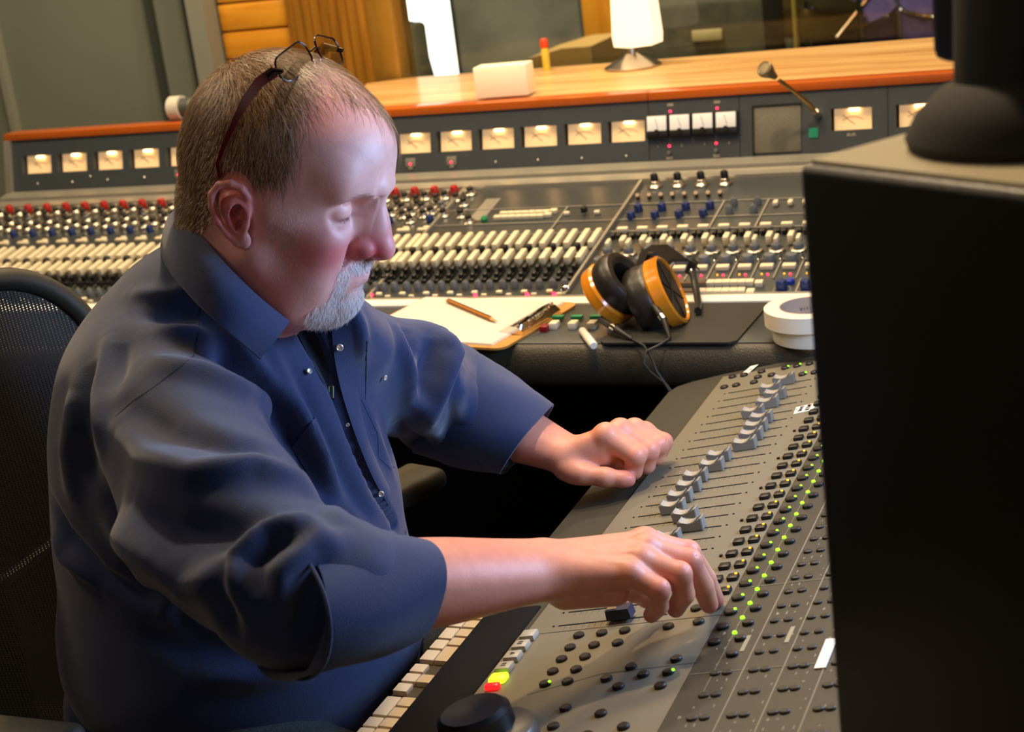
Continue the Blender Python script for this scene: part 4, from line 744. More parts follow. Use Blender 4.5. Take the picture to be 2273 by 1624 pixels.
def relax(P, F, it=2, lam=0.5):
    E = np.concatenate([F[:, [0, 1]], F[:, [1, 2]], F[:, [2, 3]], F[:, [3, 0]]]); n = len(P)
    for _ in range(it):
        S = np.zeros_like(P); c_ = np.bincount(E[:, 0], minlength=n) + np.bincount(E[:, 1], minlength=n)
        for d in range(3): S[:, d] = np.bincount(E[:, 0], P[E[:, 1], d], n) + np.bincount(E[:, 1], P[E[:, 0], d], n)
        P = P + lam * (S / np.maximum(c_, 1)[:, None] - P)
    return P
def to_mesh(name, P, F, m, col=None):
    me = bpy.data.meshes.new(name); n = len(P); k = F.shape[1]
    me.vertices.add(n); me.vertices.foreach_set('co', P.astype(np.float32).ravel())
    me.loops.add(len(F) * k); me.loops.foreach_set('vertex_index', F.astype(np.int32).ravel())
    me.polygons.add(len(F)); me.polygons.foreach_set('loop_start', np.arange(0, len(F) * k, k, dtype=np.int32)); me.polygons.foreach_set('use_smooth', np.ones(len(F), bool))
    if col is not None:
        at_ = me.color_attributes.new('Col', 'FLOAT_COLOR', 'POINT'); c4 = np.ones((n, 4), np.float32); c4[:, :3] = col; at_.data.foreach_set('color', c4.ravel())
    me.materials.append(m); me.update(); me.validate(); return me
def seg_dist(P, a, b):
    ba = b - a; t = np.clip(((P - a) @ ba) / max(ba @ ba, 1e-12), 0, 1); return np.linalg.norm(P - a - t[:, None] * ba, axis=1), t
def poly_dist(P, pts):
    D = np.full(len(P), 1e9); S = np.zeros(len(P)); n = len(pts) - 1
    for i in range(n):
        d, t = seg_dist(P, pts[i], pts[i + 1]); m = d < D; D[m] = d[m]; S[m] = ((i + t) / n)[m]
    return D, S
# ------------------------------------------------------------------ the man: head
HT = np.array([-0.8201, 1.3607, 1.1854]); HR = np.array([[0.92560716, 0.1063235, -0.36324469], [-0.10080248, 0.99431913, 0.0341808], [0.36481536, 0.00497797, 0.93106658]]); HS = 1.04 / 100
def h2w(p): return HT + (np.asarray(p, float) * HS) @ HR
def w2h(p): return ((np.asarray(p, float) - HT) @ HR.T) / HS
RES = 0.12
H = Field((-11.5, -9.8, -15.5), (13, 9.2, 15.2), RES)
H.ell((-0.45, 0, 5.0), (9.6, 7.75, 9.0), 0)
H.ell((-1.6, 0, 3.0), (8.3, 7.5, 6.5), 2.0)
H.ell((4.6, 0, 6.4), (4.9, 6.0, 5.0), 2.5)
H.ell((3.1, 0, -1.5), (5.0, 5.9, 7.2), 2.2)
for s in (-1, 1):
    H.cap((0.4, s * 5.5, -3.6), (3.6, s * 4.0, -7.6), 1.9, 2.0, 2.0)
    H.cap((3.6, s * 4.0, -7.6), (7.0, s * 1.2, -8.0), 2.0, 1.5, 2.0)
    H.cap((5.9, s * 4.3, 0.0), (1.5, s * 6.3, 0.6), 1.3, 0.9, 1.8)
    H.ell((5.7, s * 3.9, -1.5), (2.2, 1.9, 2.2), 1.8)
    H.ell((5.0, s * 3.8, -5.0), (2.8, 2.2, 2.8), 2.0)
    H.cap((9.2, s * 0.9, 4.5), (6.9, s * 4.5, 4.5), 1.0, 0.75, 1.4)
H.ell((7.2, 0, -4.5), (2.5, 3.2, 2.8), 1.6)
H.ell((7.5, 0, -7.6), (1.9, 2.1, 1.65), 1.2)
H.ell((3.4, 0, -9.0), (4.4, 4.4, 2.5), 2.2)
# neck reaching down into the shirt
H.cap((-2.2, 0, -3.0), (-2.6, 0, -15.5), 6.0, 6.2, 3.0)
H.cap((-5.2, 0, -2.0), (-4.6, 0, -12), 4.3, 4.3, 2.5)
# eye sockets
for s in (-1, 1):
    H.ell((8.9, s * 3.7, 2.15), (2.4, 2.4, 1.55), 1.0, '-')
    H.ell((9.9, s * 1.35, 2.6), (0.9, 0.8, 1.0), 0.8, '-')
# nose
H.cap((9.0, 0, 3.3), (10.4, 0, -0.8), 0.75, 0.95, 0.9)
H.ell((8.8, 0, -0.5), (1.8, 1.8, 2.5), 1.2)
H.ell((10.65, 0, -1.5), (1.18, 1.2, 1.08), 0.7)
H.cap((10.5, 0, -2.2), (9.2, 0, -2.7), 0.42, 0.4, 0.4)
for s in (-1, 1):
    H.ell((9.05, s * 1.6, -1.55), (1.2, 0.80, 0.95), 0.55)
    H.ell((9.6, s * 0.72, -2.75), (0.62, 0.33, 0.42), 0.15, '-')
    H.chain([(8.5, s * 2.25, -0.6), (7.95, s * 2.55, -1.6), (8.1, s * 2.4, -2.6)], [0.12, 0.18, 0.14], 0.4, '-')
    H.chain([(8.3, s * 2.5, -2.2), (7.5, s * 3.3, -3.6), (7.0, s * 3.5, -5.2)], [0.12, 0.16, 0.12], 0.7, '-')
# lips
for z, r, f in ((-4.08, 0.40, 9.25), (-4.92, 0.46, 9.2)):
    H.chain([(7.7, -2.45, -4.75), (8.85, -1.3, z - 0.1), (f, 0, z), (8.85, 1.3, z - 0.1), (7.7, 2.45, -4.75)], [0.22, r * 0.9, r, r * 0.9, 0.22], 0.45)
H.chain([(7.2, -3.2, -5.7), (7.9, -2.8, -4.85), (8.95, -1.6, -4.50), (9.75, 0, -4.45), (8.95, 1.6, -4.50), (7.9, 2.8, -4.85), (7.2, 3.2, -5.7)], [0.08, 0.12, 0.11, 0.13, 0.11, 0.12, 0.08], 0.25, '-')
H.cap((9.6, -1.0, -6.3), (9.6, 1.0, -6.3), 0.35, 0.35, 0.9, '-')
# eyes: globe with lids, looking down
for s in (-1, 1):
    H.ell((6.25, s * 3.35, 2.15), (1.62, 1.68, 1.42), 0.35)
    H.ell((6.5, s * 3.4, 1.05), (1.30, 1.6, 0.6), 0.5)
    H.chain([(6.25, s * 4.75, 1.95), (7.15, s * 4.2, 1.60), (7.85, s * 3.45, 1.52), (8.25, s * 2.6, 1.68), (8.3, s * 1.95, 1.95)], [0.07, 0.13, 0.17, 0.14, 0.08], 0.10, '-')
    H.chain([(6.35, s * 4.7, 2.85), (7.2, s * 4.0, 3.22), (7.85, s * 3.1, 3.3), (8.5, s * 2.2, 3.0)], [0.06, 0.10, 0.11, 0.06], 0.25, '-')
    H.ell((6.2, s * 4.7, 5.7), (1.6, 1.2, 1.4), 1.8)
# ears
for s in (-1, 1):
    e_ = lambda f, l, u_: (f, s * l, u_)
    H.ell(e_(-1.5, 7.65, 0.9), (1.75, 0.42, 2.9), 0.5, R=((0.94, s * 0.28, 0.25), (-s * 0.27, 0.96, 0), (-0.24, 0, 0.97)))
    H.cap(e_(-1.2, 7.0, 1.0), e_(-1.6, 7.7, 1.2), 1.3, 1.3, 0.6)
    H.chain([e_(-0.25, 7.55, 1.2), e_(-0.35, 8.0, 2.4), e_(-0.95, 8.35, 3.25), e_(-1.9, 8.65, 3.5), e_(-2.9, 8.8, 3.05), e_(-3.45, 8.85, 2.0), e_(-3.3, 8.75, 0.8), e_(-2.6, 8.5, -0.5), e_(-1.6, 8.2, -1.5), e_(-0.7, 8.0, -2.1)], [0.22, 0.3, 0.34, 0.36, 0.36, 0.34, 0.31, 0.3, 0.32, 0.35], 0.18)
    H.chain([e_(-1.35, 8.05, 2.2), e_(-2.05, 8.3, 1.4), e_(-2.1, 8.3, 0.4), e_(-1.55, 8.15, -0.5), e_(-1.0, 8.05, -0.9)], [0.3, 0.3, 0.28, 0.3, 0.35], 0.3)
    H.ell(e_(-1.0, 8.25, 0.75), (0.72, 0.75, 1.15), 0.2, '-', R=((0.95, 0, 0.3), (0, 1, 0), (-0.3, 0, 0.95)))
    H.ell(e_(-0.75, 8.0, -0.45), (0.3, 0.6, 0.5), 0.15, '-')
    H.chain([e_(-2.7, 8.75, 2.5), e_(-2.85, 8.8, 1.4), e_(-2.4, 8.6, 0.1)], [0.2, 0.22, 0.15], 0.15, '-')
    H.ell(e_(-0.15, 7.9, -0.15), (0.32, 0.4, 0.5), 0.25)
    H.ell(e_(-0.2, 7.85, -1.75), (0.8, 0.42, 0.85), 0.4)
P, F = H.mesh(); P = relax(P, F, 2, 0.35)
headP, headF = P, F
del H
def gauss(P, c, r): d = (P - np.array(c, float)) / np.array(r, float); return np.exp(-(d ** 2).sum(1))
skin = np.array(lin(232, 178, 166)[:3]); rose = np.array(lin(206, 84, 92)[:3]); deep = np.array(lin(170, 70, 70)[:3]); brown = np.array(lin(120, 90, 62)[:3]); lipc = np.array(lin(186, 112, 116)[:3]); pale = np.array(lin(222, 186, 176)[:3])
def hair_density(P):
    """0..1 hair cover in head space (cm)"""
    f, l, u_ = P[:, 0], np.abs(P[:, 1]), P[:, 2]
    # hairline: how far forward hair grows, by height, on the sides
    line = np.interp(u_, [-6, -4.6, -2.0, 0.5, 1.5, 3.0, 4.5, 6.3, 8.2, 10.6, 12.5, 14, 16], [-9, -6.5, -3.8, -3.6, -1.6, 0.2, 1.9, 2.3, 2.6, 2.4, 1.6, 1.0, 0.8])
    side = 1 / (1 + np.exp(-(line - f) * 3.0))
    low = 1 / (1 + np.exp(-(u_ - np.interp(f, [-11, -8, -5, -3, -1], [-4.6, -4.6, -3.6, 0.5, 1.2])) * 3)); side *= np.where(f < -1, low, 1)
    fore = (f > 0.5) * (u_ > 8) * (0.36 + 0.6 * np.exp(-((P[:, 1] - 3.0) / 2.8) ** 2) + 0.15 * np.exp(-((P[:, 1] + 0.2) / 1.6) ** 2)) * (f < np.interp(P[:, 1], [-6, -4, -2, 0, 3, 6], [2.5, 3.2, 6.2, 8.0, 9.0, 6.5])) 
    return np.clip(np.maximum(side, fore), 0, 1)
nm = np.linalg.norm
col = np.tile(skin, (len(P), 1))
def mixc(w_, c_): 
    global col
    w_ = np.clip(w_, 0, 1)[:, None]; col = col * (1 - w_) + c_ * w_
A = np.abs(P[:, 1])[:, None]; Q = np.concatenate([P[:, :1], A, P[:, 2:]], 1)
mixc(0.85 * gauss(Q, (6.5, 4.6, -1.5), (3.4, 2.2, 2.4)), rose); mixc(1.1 * gauss(Q, (9.8, 1.0, -1.5), (2.2, 1.6, 1.6)), rose); mixc(0.5 * gauss(Q, (10.4, 0, 0.5), (1.5, 1.0, 1.6)), rose)
mixc(0.9 * gauss(Q, (9.2, 1.8, -2.0), (0.9, 0.9, 0.9)), deep)
mixc(1.0 * gauss(Q, (-1.5, 8.4, 1.2), (2.6, 1.1, 3.6)), np.array(lin(232, 128, 124)[:3])); mixc(0.9 * gauss(Q, (-2.6, 8.5, 1.6), (0.55, 0.5, 1.8)) + 0.8 * gauss(Q, (-1.0, 7.8, 0.4), (0.8, 0.8, 1.2)), deep)
mixc(0.4 * gauss(Q, (3, 4.0, 10.5), (3, 4, 3)), rose); mixc(0.5 * gauss(Q, (7.8, 4.0, 0.3), (1.6, 1.5, 0.8)), pale)
mixc(0.75 * gauss(Q, (7.6, 3.4, 1.6), (1.6, 1.7, 0.26)), deep * 0.45); mixc(0.7 * gauss(Q, (9.3, 0, -4.9), (0.9, 1.7, 0.35)) + 0.6 * gauss(Q, (9.3, 0, -4.2), (0.8, 1.5, 0.25)), lipc)
mixc(0.40 / (1 + np.exp((P[:, 2] + 4) * 1.2)) / (1 + np.exp((P[:, 0] - 5) * 1.5)), rose)
hd = hair_density(P); earm = gauss(Q, (-1.8, 8.8, 1.0), (2.7, 1.15, 3.9)) > 0.28; mixc(hd ** 1.3 * 0.85 * (~earm), brown)
head_col = col
# ------------------------------------------------------------------ arms and hands (metres, world)
RH = {'wr': (-0.5289, 1.215, 0.8719), 'pink': [(-0.4530, 1.228, 0.8645), (-0.4266, 1.228, 0.8512), (-0.4307, 1.235, 0.8312), (-0.4411, 1.243, 0.8179)],
 'ring': [(-0.4488, 1.248, 0.8679), (-0.4142, 1.252, 0.8554), (-0.4137, 1.258, 0.8328), (-0.4254, 1.266, 0.8137)],
 'mid': [(-0.4495, 1.268, 0.8700), (-0.4130, 1.280, 0.8547), (-0.406, 1.292, 0.8247), (-0.4042, 1.300, 0.8025)],
 'ind': [(-0.4567, 1.288, 0.8676), (-0.4222, 1.308, 0.850), (-0.413, 1.325, 0.8157), (-0.4087, 1.336, 0.7885)],
 'thumb': [(-0.5150, 1.236, 0.8600), (-0.4900, 1.277, 0.8350), (-0.4760, 1.302, 0.8120), (-0.4650, 1.318, 0.7935)], 'elb': (-0.6712, 1.02, 0.9294)}
LH = {'wr': (-0.690, 1.702, 0.7830), 'thumb': [(-0.684, 1.680, 0.7740), (-0.6606, 1.673, 0.7700), (-0.6324, 1.674, 0.7668), (-0.6071, 1.680, 0.7622)],
 'ind': [(-0.6372, 1.700, 0.8095), (-0.6006, 1.696, 0.7862), (-0.607, 1.700, 0.7655), (-0.6325, 1.712, 0.7640)],
 'mid': [(-0.6260, 1.722, 0.8065), (-0.5917, 1.719, 0.7846), (-0.5979, 1.722, 0.7645), (-0.6231, 1.730, 0.7610)],
 'ring': [(-0.6160, 1.744, 0.7990), (-0.5862, 1.741, 0.7834), (-0.5914, 1.743, 0.7668), (-0.6149, 1.750, 0.7610)],
 'pink': [(-0.6110, 1.766, 0.7880), (-0.5871, 1.764, 0.7777), (-0.5909, 1.765, 0.7668), (-0.6093, 1.770, 0.7610)], 'elb': (-0.8538, 1.72, 0.8438)}
def hand_mesh(D, side, lo, hi, fr):
    G = Field(lo, hi, 0.00135)
    wr = np.array(D['wr']); el = np.array(D['elb']); d = (wr - el) / np.linalg.norm(wr - el)
    mcp = [np.array(D[k][0]) for k in ('ind', 'mid', 'ring', 'pink')]
    across = mcp[3] - mcp[0]; across /= np.linalg.norm(across)
    # forearm: flattens towards the wrist
    for t, r, sp in ((0.0, 0.044, 0.004), (0.35, 0.043, 0.006), (0.6, 0.037, 0.008), (0.8, 0.031, 0.010), (1.0, 0.0235, 0.0115)):
        pass
    st = [(0.0, 0.044, 0.002), (0.35, 0.041, 0.005), (0.6, 0.0355, 0.007), (0.8, 0.0285, 0.0095), (1.0, 0.0215, 0.0110)]
    tt = np.linspace(0.22, 1.0, 40); sm = lambda v: np.convolve(np.pad(v, 4, mode='edge'), np.ones(9) / 9, 'valid')
    r_t = sm(np.interp(tt, [0, 0.35, 0.6, 0.8, 1.0], [0.040, 0.0405, 0.0360, 0.0290, 0.0235])); f_t = sm(np.interp(tt, [0, 0.35, 0.6, 0.8, 1.0], [1.05, 1.1, 1.18, 1.3, 1.42]))
    G.limb(el, wr, across, tt, r_t * fr, f_t)
    G.cap(el, el + (wr - el) * 0.25, 0.030, 0.036, 0.01)
    # palm: one tapered bar per metacarpal
    for i, k in enumerate(('ind', 'mid', 'ring', 'pink')):
        base = wr + across * (-0.013 + 0.0088 * i) + d * 0.006
        G.cap(base, mcp[i], 0.0185, 0.0118 if i < 3 else 0.0110, 0.010)
    cen = sum(mcp) / 4; nrm = np.cross(d, across); nrm /= np.linalg.norm(nrm); nrm = nrm * (1 if nrm[2] > 0 else -1)
    # heel and thumb pads below the palm
    T_ = [np.array(p) for p in D['thumb']]
    G.cap(wr + d * 0.014 - nrm * 0.006, (T_[1] + T_[0]) / 2, 0.0165, 0.0150, 0.010)
    G.cap(wr + d * 0.012 + across * 0.012 - nrm * 0.006, mcp[3] * 0.55 + wr * 0.45 + across * 0.004 - nrm * 0.009, 0.0155, 0.0125, 0.010)
    q0 = 1.13 if side < 0 else 1.0; r0 = {'ind': 0.0106 * q0, 'mid': 0.0110 * q0, 'ring': 0.0106 * q0, 'pink': 0.0094 * q0}
    for k in ('ind', 'mid', 'ring', 'pink'):
        p = [np.array(q) for q in D[k]]; r = r0[k]
        G.cap(p[0], p[1], r * 1.18, r * 1.02, 0.0065)
        G.chain(p[1:], [r * 1.04, r * 0.93, r * 0.80], 0.002)
        G.ell(p[1], (r * 1.10,) * 3, 0.003); G.ell(p[0] + nrm * 0.0018, (r * 1.2,) * 3, 0.005)
    G.chain(T_, [0.0150, 0.0120, 0.0112, 0.0088], 0.006); G.ell(T_[3] * 0.75 + T_[2] * 0.25, (0.0108, 0.0108, 0.0098), 0.004)
    if side > 0:
        G.cap((-0.5150, 1.225, 0.8440), (-0.4700, 1.236, 0.8430), 0.0155, 0.0135, 0.012)
    if side < 0:
        G.ell((-0.6440, 1.713, 0.7790), (0.024, 0.018, 0.020), 0.008); G.cap((-0.670, 1.697, 0.785), (-0.643, 1.700, 0.788), 0.0165, 0.0160, 0.010)
        G.ell((np.array(D['ring'][2]) + np.array(D['mid'][2]) + mcp[1] + mcp[2]) / 4 - d * 0.004, (0.020, 0.026, 0.018), 0.006)
        G.cap(wr + d * 0.02 - nrm * 0.012, (np.array(D['ring'][3]) + np.array(D['mid'][3])) / 2, 0.016, 0.014, 0.01)
    # tendons and creases
    for i in range(4): G.cap(mcp[i] * 0.35 + wr * 0.65 + nrm * 0.0125, mcp[i] * 0.93 + wr * 0.07 + nrm * 0.0095, 0.0018, 0.0024, 0.005)
    for k in ('ind', 'mid', 'ring', 'pink'):
        p = [np.array(q) for q in D[k]]
        for j in (1, 2):
            a = p[j] - p[j - 1]; b_ = p[j + 1] - p[j]; o_ = -(b_ / np.linalg.norm(b_) - a / np.linalg.norm(a)); o_ /= max(np.linalg.norm(o_), 1e-6); s_ = np.cross(o_, a); s_ /= max(np.linalg.norm(s_), 1e-6)
            for w2 in (-0.0015, 0.0015): G.cap(p[j] + o_ * r0[k] * 1.10 - s_ * 0.003 + a / np.linalg.norm(a) * w2, p[j] + o_ * r0[k] * 1.10 + s_ * 0.003 + a / np.linalg.norm(a) * w2, 0.0003, 0.0003, 0.0012, '-')
    # nails
    P, F = G.mesh(); P = relax(P, F, 2, 0.3)
    c = np.tile(skin * np.array([0.92, 0.70, 0.50]), (len(P), 1))  # hand and forearm skin tinted orange, standing in for warm lamplight
    def mx(w_, c2):
        nonlocal c; w_ = np.clip(w_, 0, 1)[:, None]; c = c * (1 - w_) + c2 * w_
    for k in ('ind', 'mid', 'ring', 'pink'):
        p = [np.array(q) for q in D[k]]; mx(0.55 * np.exp(-(np.linalg.norm(P - p[1], axis=1) / 0.011) ** 2), rose); mx(0.6 * np.exp(-(np.linalg.norm(P - p[3], axis=1) / 0.012) ** 2), rose); mx(0.25 * np.exp(-(np.linalg.norm(P - p[0], axis=1) / 0.012) ** 2), rose)
        nail_o = None
    mx(0.7 * np.exp(-(np.linalg.norm(P - T_[3], axis=1) / 0.013) ** 2), deep * 0.5 + rose * 0.5)
    mx(0.25 * np.exp(-(np.linalg.norm(P - (el * 0.3 + wr * 0.7), axis=1) / 0.05) ** 2), rose)
    return P, F, c
rP, rF, rC = hand_mesh(RH, 1, (-0.73, 0.97, 0.765), (-0.39, 1.36, 0.98), 0.98)
lP, lF, lC = hand_mesh(LH, -1, (-0.91, 1.645, 0.735), (-0.565, 1.80, 0.905), 1.0)
# hidden trunk inside the clothes joins neck and arms
G = Field((-1.2, 1.05, 0.5), (-0.65, 1.75, 1.2), 0.010)
G.ell((-0.975, 1.37, 0.80), (0.155, 0.165, 0.28), 0); G.ell((-0.95, 1.36, 0.98), (0.10, 0.12, 0.07), 0.05)
G.cap((-0.90, 1.20, 1.0), (-0.6712, 1.03, 0.925), 0.045, 0.030, 0.03); G.cap((-0.880, 1.49, 0.965), (-0.85, 1.715, 0.845), 0.035, 0.030, 0.03); G.cap((-0.93, 1.365, 1.0), (-0.885, 1.362, 1.09), 0.065, 0.06, 0.03)
tP, tF = G.mesh(); tC = np.tile(skin, (len(tP), 1))
bP = [h2w(headP), rP, lP, tP]; bF = []; off = 0
for p_, f_ in ((bP[0], headF), (rP, rF), (lP, lF), (tP, tF)): bF.append(f_ + off); off += len(p_)
m_skin = bpy.data.materials.new('skin'); m_skin.use_nodes = True; nt = m_skin.node_tree; b = nt.nodes['Principled BSDF']
ca_ = nt.nodes.new('ShaderNodeVertexColor'); ca_.layer_name = 'Col'
tc = nt.nodes.new('ShaderNodeTexCoord'); nz = nt.nodes.new('ShaderNodeTexNoise'); nz.inputs['Scale'].default_value = 90; nz.inputs['Detail'].default_value = 5
mxn = nt.nodes.new('ShaderNodeMix'); mxn.data_type = 'RGBA'; mxn.blend_type = 'MULTIPLY'; mxn.inputs[0].default_value = 0.22
rp = nt.nodes.new('ShaderNodeValToRGB'); rp.color_ramp.elements[0].position = 0.35; rp.color_ramp.elements[0].color = (0.72, 0.6, 0.55, 1); rp.color_ramp.elements[1].position = 0.62; rp.color_ramp.elements[1].color = (1, 1, 1, 1)
nt.links.new(tc.outputs['Object'], nz.inputs['Vector']); nt.links.new(nz.outputs['Fac'], rp.inputs[0]); nt.links.new(ca_.outputs['Color'], mxn.inputs[6]); nt.links.new(rp.outputs[0], mxn.inputs[7]); nt.links.new(mxn.outputs[2], b.inputs['Base Color'])
n2 = nt.nodes.new('ShaderNodeTexNoise'); n2.inputs['Scale'].default_value = 420; n2.inputs['Detail'].default_value = 4; bp = nt.nodes.new('ShaderNodeBump'); bp.inputs['Strength'].default_value = 0.12; bp.inputs['Distance'].default_value = 0.0012
nt.links.new(tc.outputs['Object'], n2.inputs['Vector']); nt.links.new(n2.outputs['Fac'], bp.inputs['Height']); nt.links.new(bp.outputs[0], b.inputs['Normal'])
b.inputs['Roughness'].default_value = 0.46; b.inputs['Subsurface Weight'].default_value = 0.22; b.inputs['Subsurface Radius'].default_value = (0.9, 0.3, 0.15); b.inputs['Subsurface Scale'].default_value = 0.006; b.inputs['Specular IOR Level'].default_value = 0.45
person = thing('person', 'man in a navy shirt with glasses pushed up on his head, working the faders', 'person', (-0.98, 1.37, 0.5))
part('body', to_mesh('body', np.concatenate(bP), np.concatenate(bF), m_skin, np.concatenate([head_col, rC, lC, tC])), person)
# ------------------------------------------------------------------ hair, beard, brows
def strands(name, root_, nrm_, dirf, length, width, seg, m, rise, cols=None, curl=0.25, seed=1):
    """thin ribbons lying over the skin; head space in, mesh in the world out"""
    rs = np.random.RandomState(seed); n = len(root_); L = length * (0.6 + 0.8 * rs.rand(n)) * (np.clip(0.35 + (root_[:, 2] - 2) * 0.13, 0.35, 1) * np.where((np.abs(root_[:, 1]) > 5.5) & (root_[:, 2] < 7.5) & (root_[:, 0] > -5.5) & (root_[:, 0] < 1.5), 0.42, 1.0) if cols == 'hair' else 1); V = []; p = root_.copy(); d = dirf(p, nrm_) + curl * rs.randn(n, 3)
    d -= nrm_ * (d * nrm_).sum(1)[:, None] * 0.9; d /= np.linalg.norm(d, axis=1)[:, None]; side = np.cross(nrm_, d); ph = rs.rand(n) * 6.28
    for k in range(seg + 1):
        t = k / seg; w_ = width * (1 - 0.75 * t) * (0.7 + 0.6 * rs.rand(n) * 0 + 0.3)
        q = p + nrm_ * (rise[0] + (rise[1] - rise[0]) * math.sin(t * PI * 0.6))[..., None] * np.ones((n, 1)) if np.ndim(rise[0]) else p + nrm_ * (rise[0] + (rise[1] - rise[0]) * math.sin(t * PI * 0.6))
        V.append(np.stack([q - side * w_[:, None] / 2, q + side * w_[:, None] / 2], 1))
        step = d + 0.12 * np.sin(ph + 3 * t)[:, None] * side; p = p + step * (L / seg)[:, None]
        # keep following the skull: pull towards an ellipsoid shell
        c0 = np.array([-0.45, 0, 5.0]); rr = np.array([9.75, 7.95, 9.15]); e = (p - c0) / rr; ln = np.linalg.norm(e, axis=1)
        if cols == 'hair': 
            base = np.linalg.norm((root_ - c0) / rr, axis=1); tgt = np.maximum(base, 0.98); p = np.where((p[:, 2] > 1.0)[:, None], c0 + e / ln[:, None] * tgt[:, None] * rr, p)
            nn = (p - c0) / rr ** 2; nn /= np.linalg.norm(nn, axis=1)[:, None]; nrm_ = np.where((p[:, 2] > 0)[:, None], nn, nrm_); d = d - nrm_ * (d * nrm_).sum(1)[:, None]; d /= np.linalg.norm(d, axis=1)[:, None]; d += np.array([0, 0, -0.04]); side = np.cross(nrm_, d)
    V = np.stack(V, 1).reshape(n, -1, 3); k2 = 2 * (seg + 1); P = V.reshape(-1, 3); b0 = (np.arange(n) * k2)[:, None]
    F = np.concatenate([np.stack([b0[:, 0] + 2 * s_, b0[:, 0] + 2 * s_ + 1, b0[:, 0] + 2 * s_ + 3, b0[:, 0] + 2 * s_ + 2], 1) for s_ in range(seg)])
    g = rs.rand(n); C_ = np.repeat(g, k2)[:, None] * np.ones((1, 3)); return to_mesh(name, h2w(P), F, m, C_)
def hair_mat(name, stops, rough=0.42):
    m = bpy.data.materials.new(name); m.use_nodes = True; nt = m.node_tree; b = nt.nodes['Principled BSDF']; v = nt.nodes.new('ShaderNodeVertexColor'); v.layer_name = 'Col'; r = nt.nodes.new('ShaderNodeValToRGB')
    r.color_ramp.elements[0].position = stops[0][0]; r.color_ramp.elements[0].color = stops[0][1]; r.color_ramp.elements[1].position = stops[-1][0]; r.color_ramp.elements[1].color = stops[-1][1]
    for p_, c_ in stops[1:-1]: e = r.color_ramp.elements.new(p_); e.color = c_
    nt.links.new(v.outputs['Color'], r.inputs[0]); nt.links.new(r.outputs[0], b.inputs['Base Color']); b.inputs['Roughness'].default_value = rough; b.inputs['Specular IOR Level'].default_value = 0.6; return m
N_head = vnormals(headP, headF)
rs = np.random.RandomState(11)
fc = headP[headF].mean(1); fn = N_head[headF].mean(1); fn /= np.linalg.norm(fn, axis=1)[:, None]
Aq = np.concatenate([fc[:, :1], np.abs(fc[:, 1:2]), fc[:, 2:]], 1); ear_zone = gauss(Aq, (-1.6, 8.8, 1.0), (2.9, 1.5, 4.0)) > 0.28
dens = hair_density(fc) * (~ear_zone) * (fc[:, 2] > -5.5)
def scatter(w_, n):
    i = rs.choice(len(fc), n, p=w_ / w_.sum()); j = fc[i] + (rs.rand(n, 3) - 0.5) * 0.12; return j, fn[i]
def hdir(p, n_):
    f, l, u_ = p[:, 0], p[:, 1], p[:, 2]; top = np.clip((u_ - 9.5) / 3.5, 0, 1)[:, None]
    sidev = np.stack([0.25 + 0 * f, 0.05 * l * 0, -1 + 0 * f], 1); backv = np.stack([-0.15 + 0 * f, -0.10 * np.sign(l), -1 + 0 * f], 1)
    bk = np.clip((-f - 2) / 5, 0, 1)[:, None]; v = sidev * (1 - bk) + backv * bk
    topv = np.stack([0.9 + 0 * f, 0.25 * np.sign(l) + 0.05 * l, -0.1 + 0 * f], 1)
    return v * (1 - top) + topv * top
m_hair = hair_mat('greying brown hair', [(0, lin(76, 52, 28)), (0.45, lin(136, 100, 62)), (0.8, lin(170, 138, 100)), (0.95, lin(205, 190, 175))])
rt, rn = scatter(dens ** 1.2 * (1.0 - 0.6 * (fc[:, 0] > 0.5) * (fc[:, 2] > 9)), 17000)
hm = strands('hair', rt, rn, hdir, 2.6, 0.055, 5, m_hair, (0.02, 0.42), 'hair', 0.22, 3)
part('hair', hm, person)
# beard: chin, moustache, and grey stubble sideburn
m_beard = hair_mat('silver beard hair', [(0, lin(150, 138, 130)), (0.5, lin(215, 208, 202)), (0.9, lin(240, 236, 232))], 0.5)
bw = np.maximum.reduce([1.0 * gauss(Aq, (8.2, 0, -8.2), (3.0, 3.6, 2.2)), 0.9 * gauss(Aq, (6.4, 2.8, -8.0), (2.2, 2.0, 1.8)), 0.8 * gauss(Aq, (9.3, 1.0, -3.25), (1.6, 2.2, 0.62)), 0.8 * gauss(Aq, (7.8, 3.1, -5.0), (1.1, 0.9, 2.2)), 0.45 * gauss(Aq, (9.3, 0, -6.5), (1.0, 1.6, 0.8))])
bw = np.where(bw > 0.22, bw, 0) * (1 - np.clip(1.6 * gauss(Aq, (9.3, 0.0, -4.55), (1.4, 2.1, 0.55)), 0, 1)) * (fc[:, 0] > 4.6) * (fn[:, 0] > -0.5)
rt, rn = scatter(bw, 8000)
bdir = lambda p, n_: np.stack([0.25 + 0 * p[:, 0], 0.25 * np.sign(p[:, 1]) * (np.abs(p[:, 1]) > 0.6), -1 + 0 * p[:, 0]], 1)
part('beard', strands('beard', rt, rn, bdir, 0.55, 0.028, 3, m_beard, (0.0, 0.16), None, 0.28, 5), person)
sw = 0.9 * gauss(Aq, (3.2, 6.6, -1.0), (1.3, 2.5, 3.2)); sw = np.where(sw > 0.15, sw, 0) * (~ear_zone)
rt, rn = scatter(sw, 1100); part('sideburn', strands('sideburn', rt, rn, bdir, 0.35, 0.020, 2, m_beard, (0.0, 0.05), None, 0.3, 6), person)
ew = gauss(Aq, (8.6, 2.9, 4.3), (1.5, 1.7, 0.32)); ew = np.where(ew > 0.35, ew, 0)
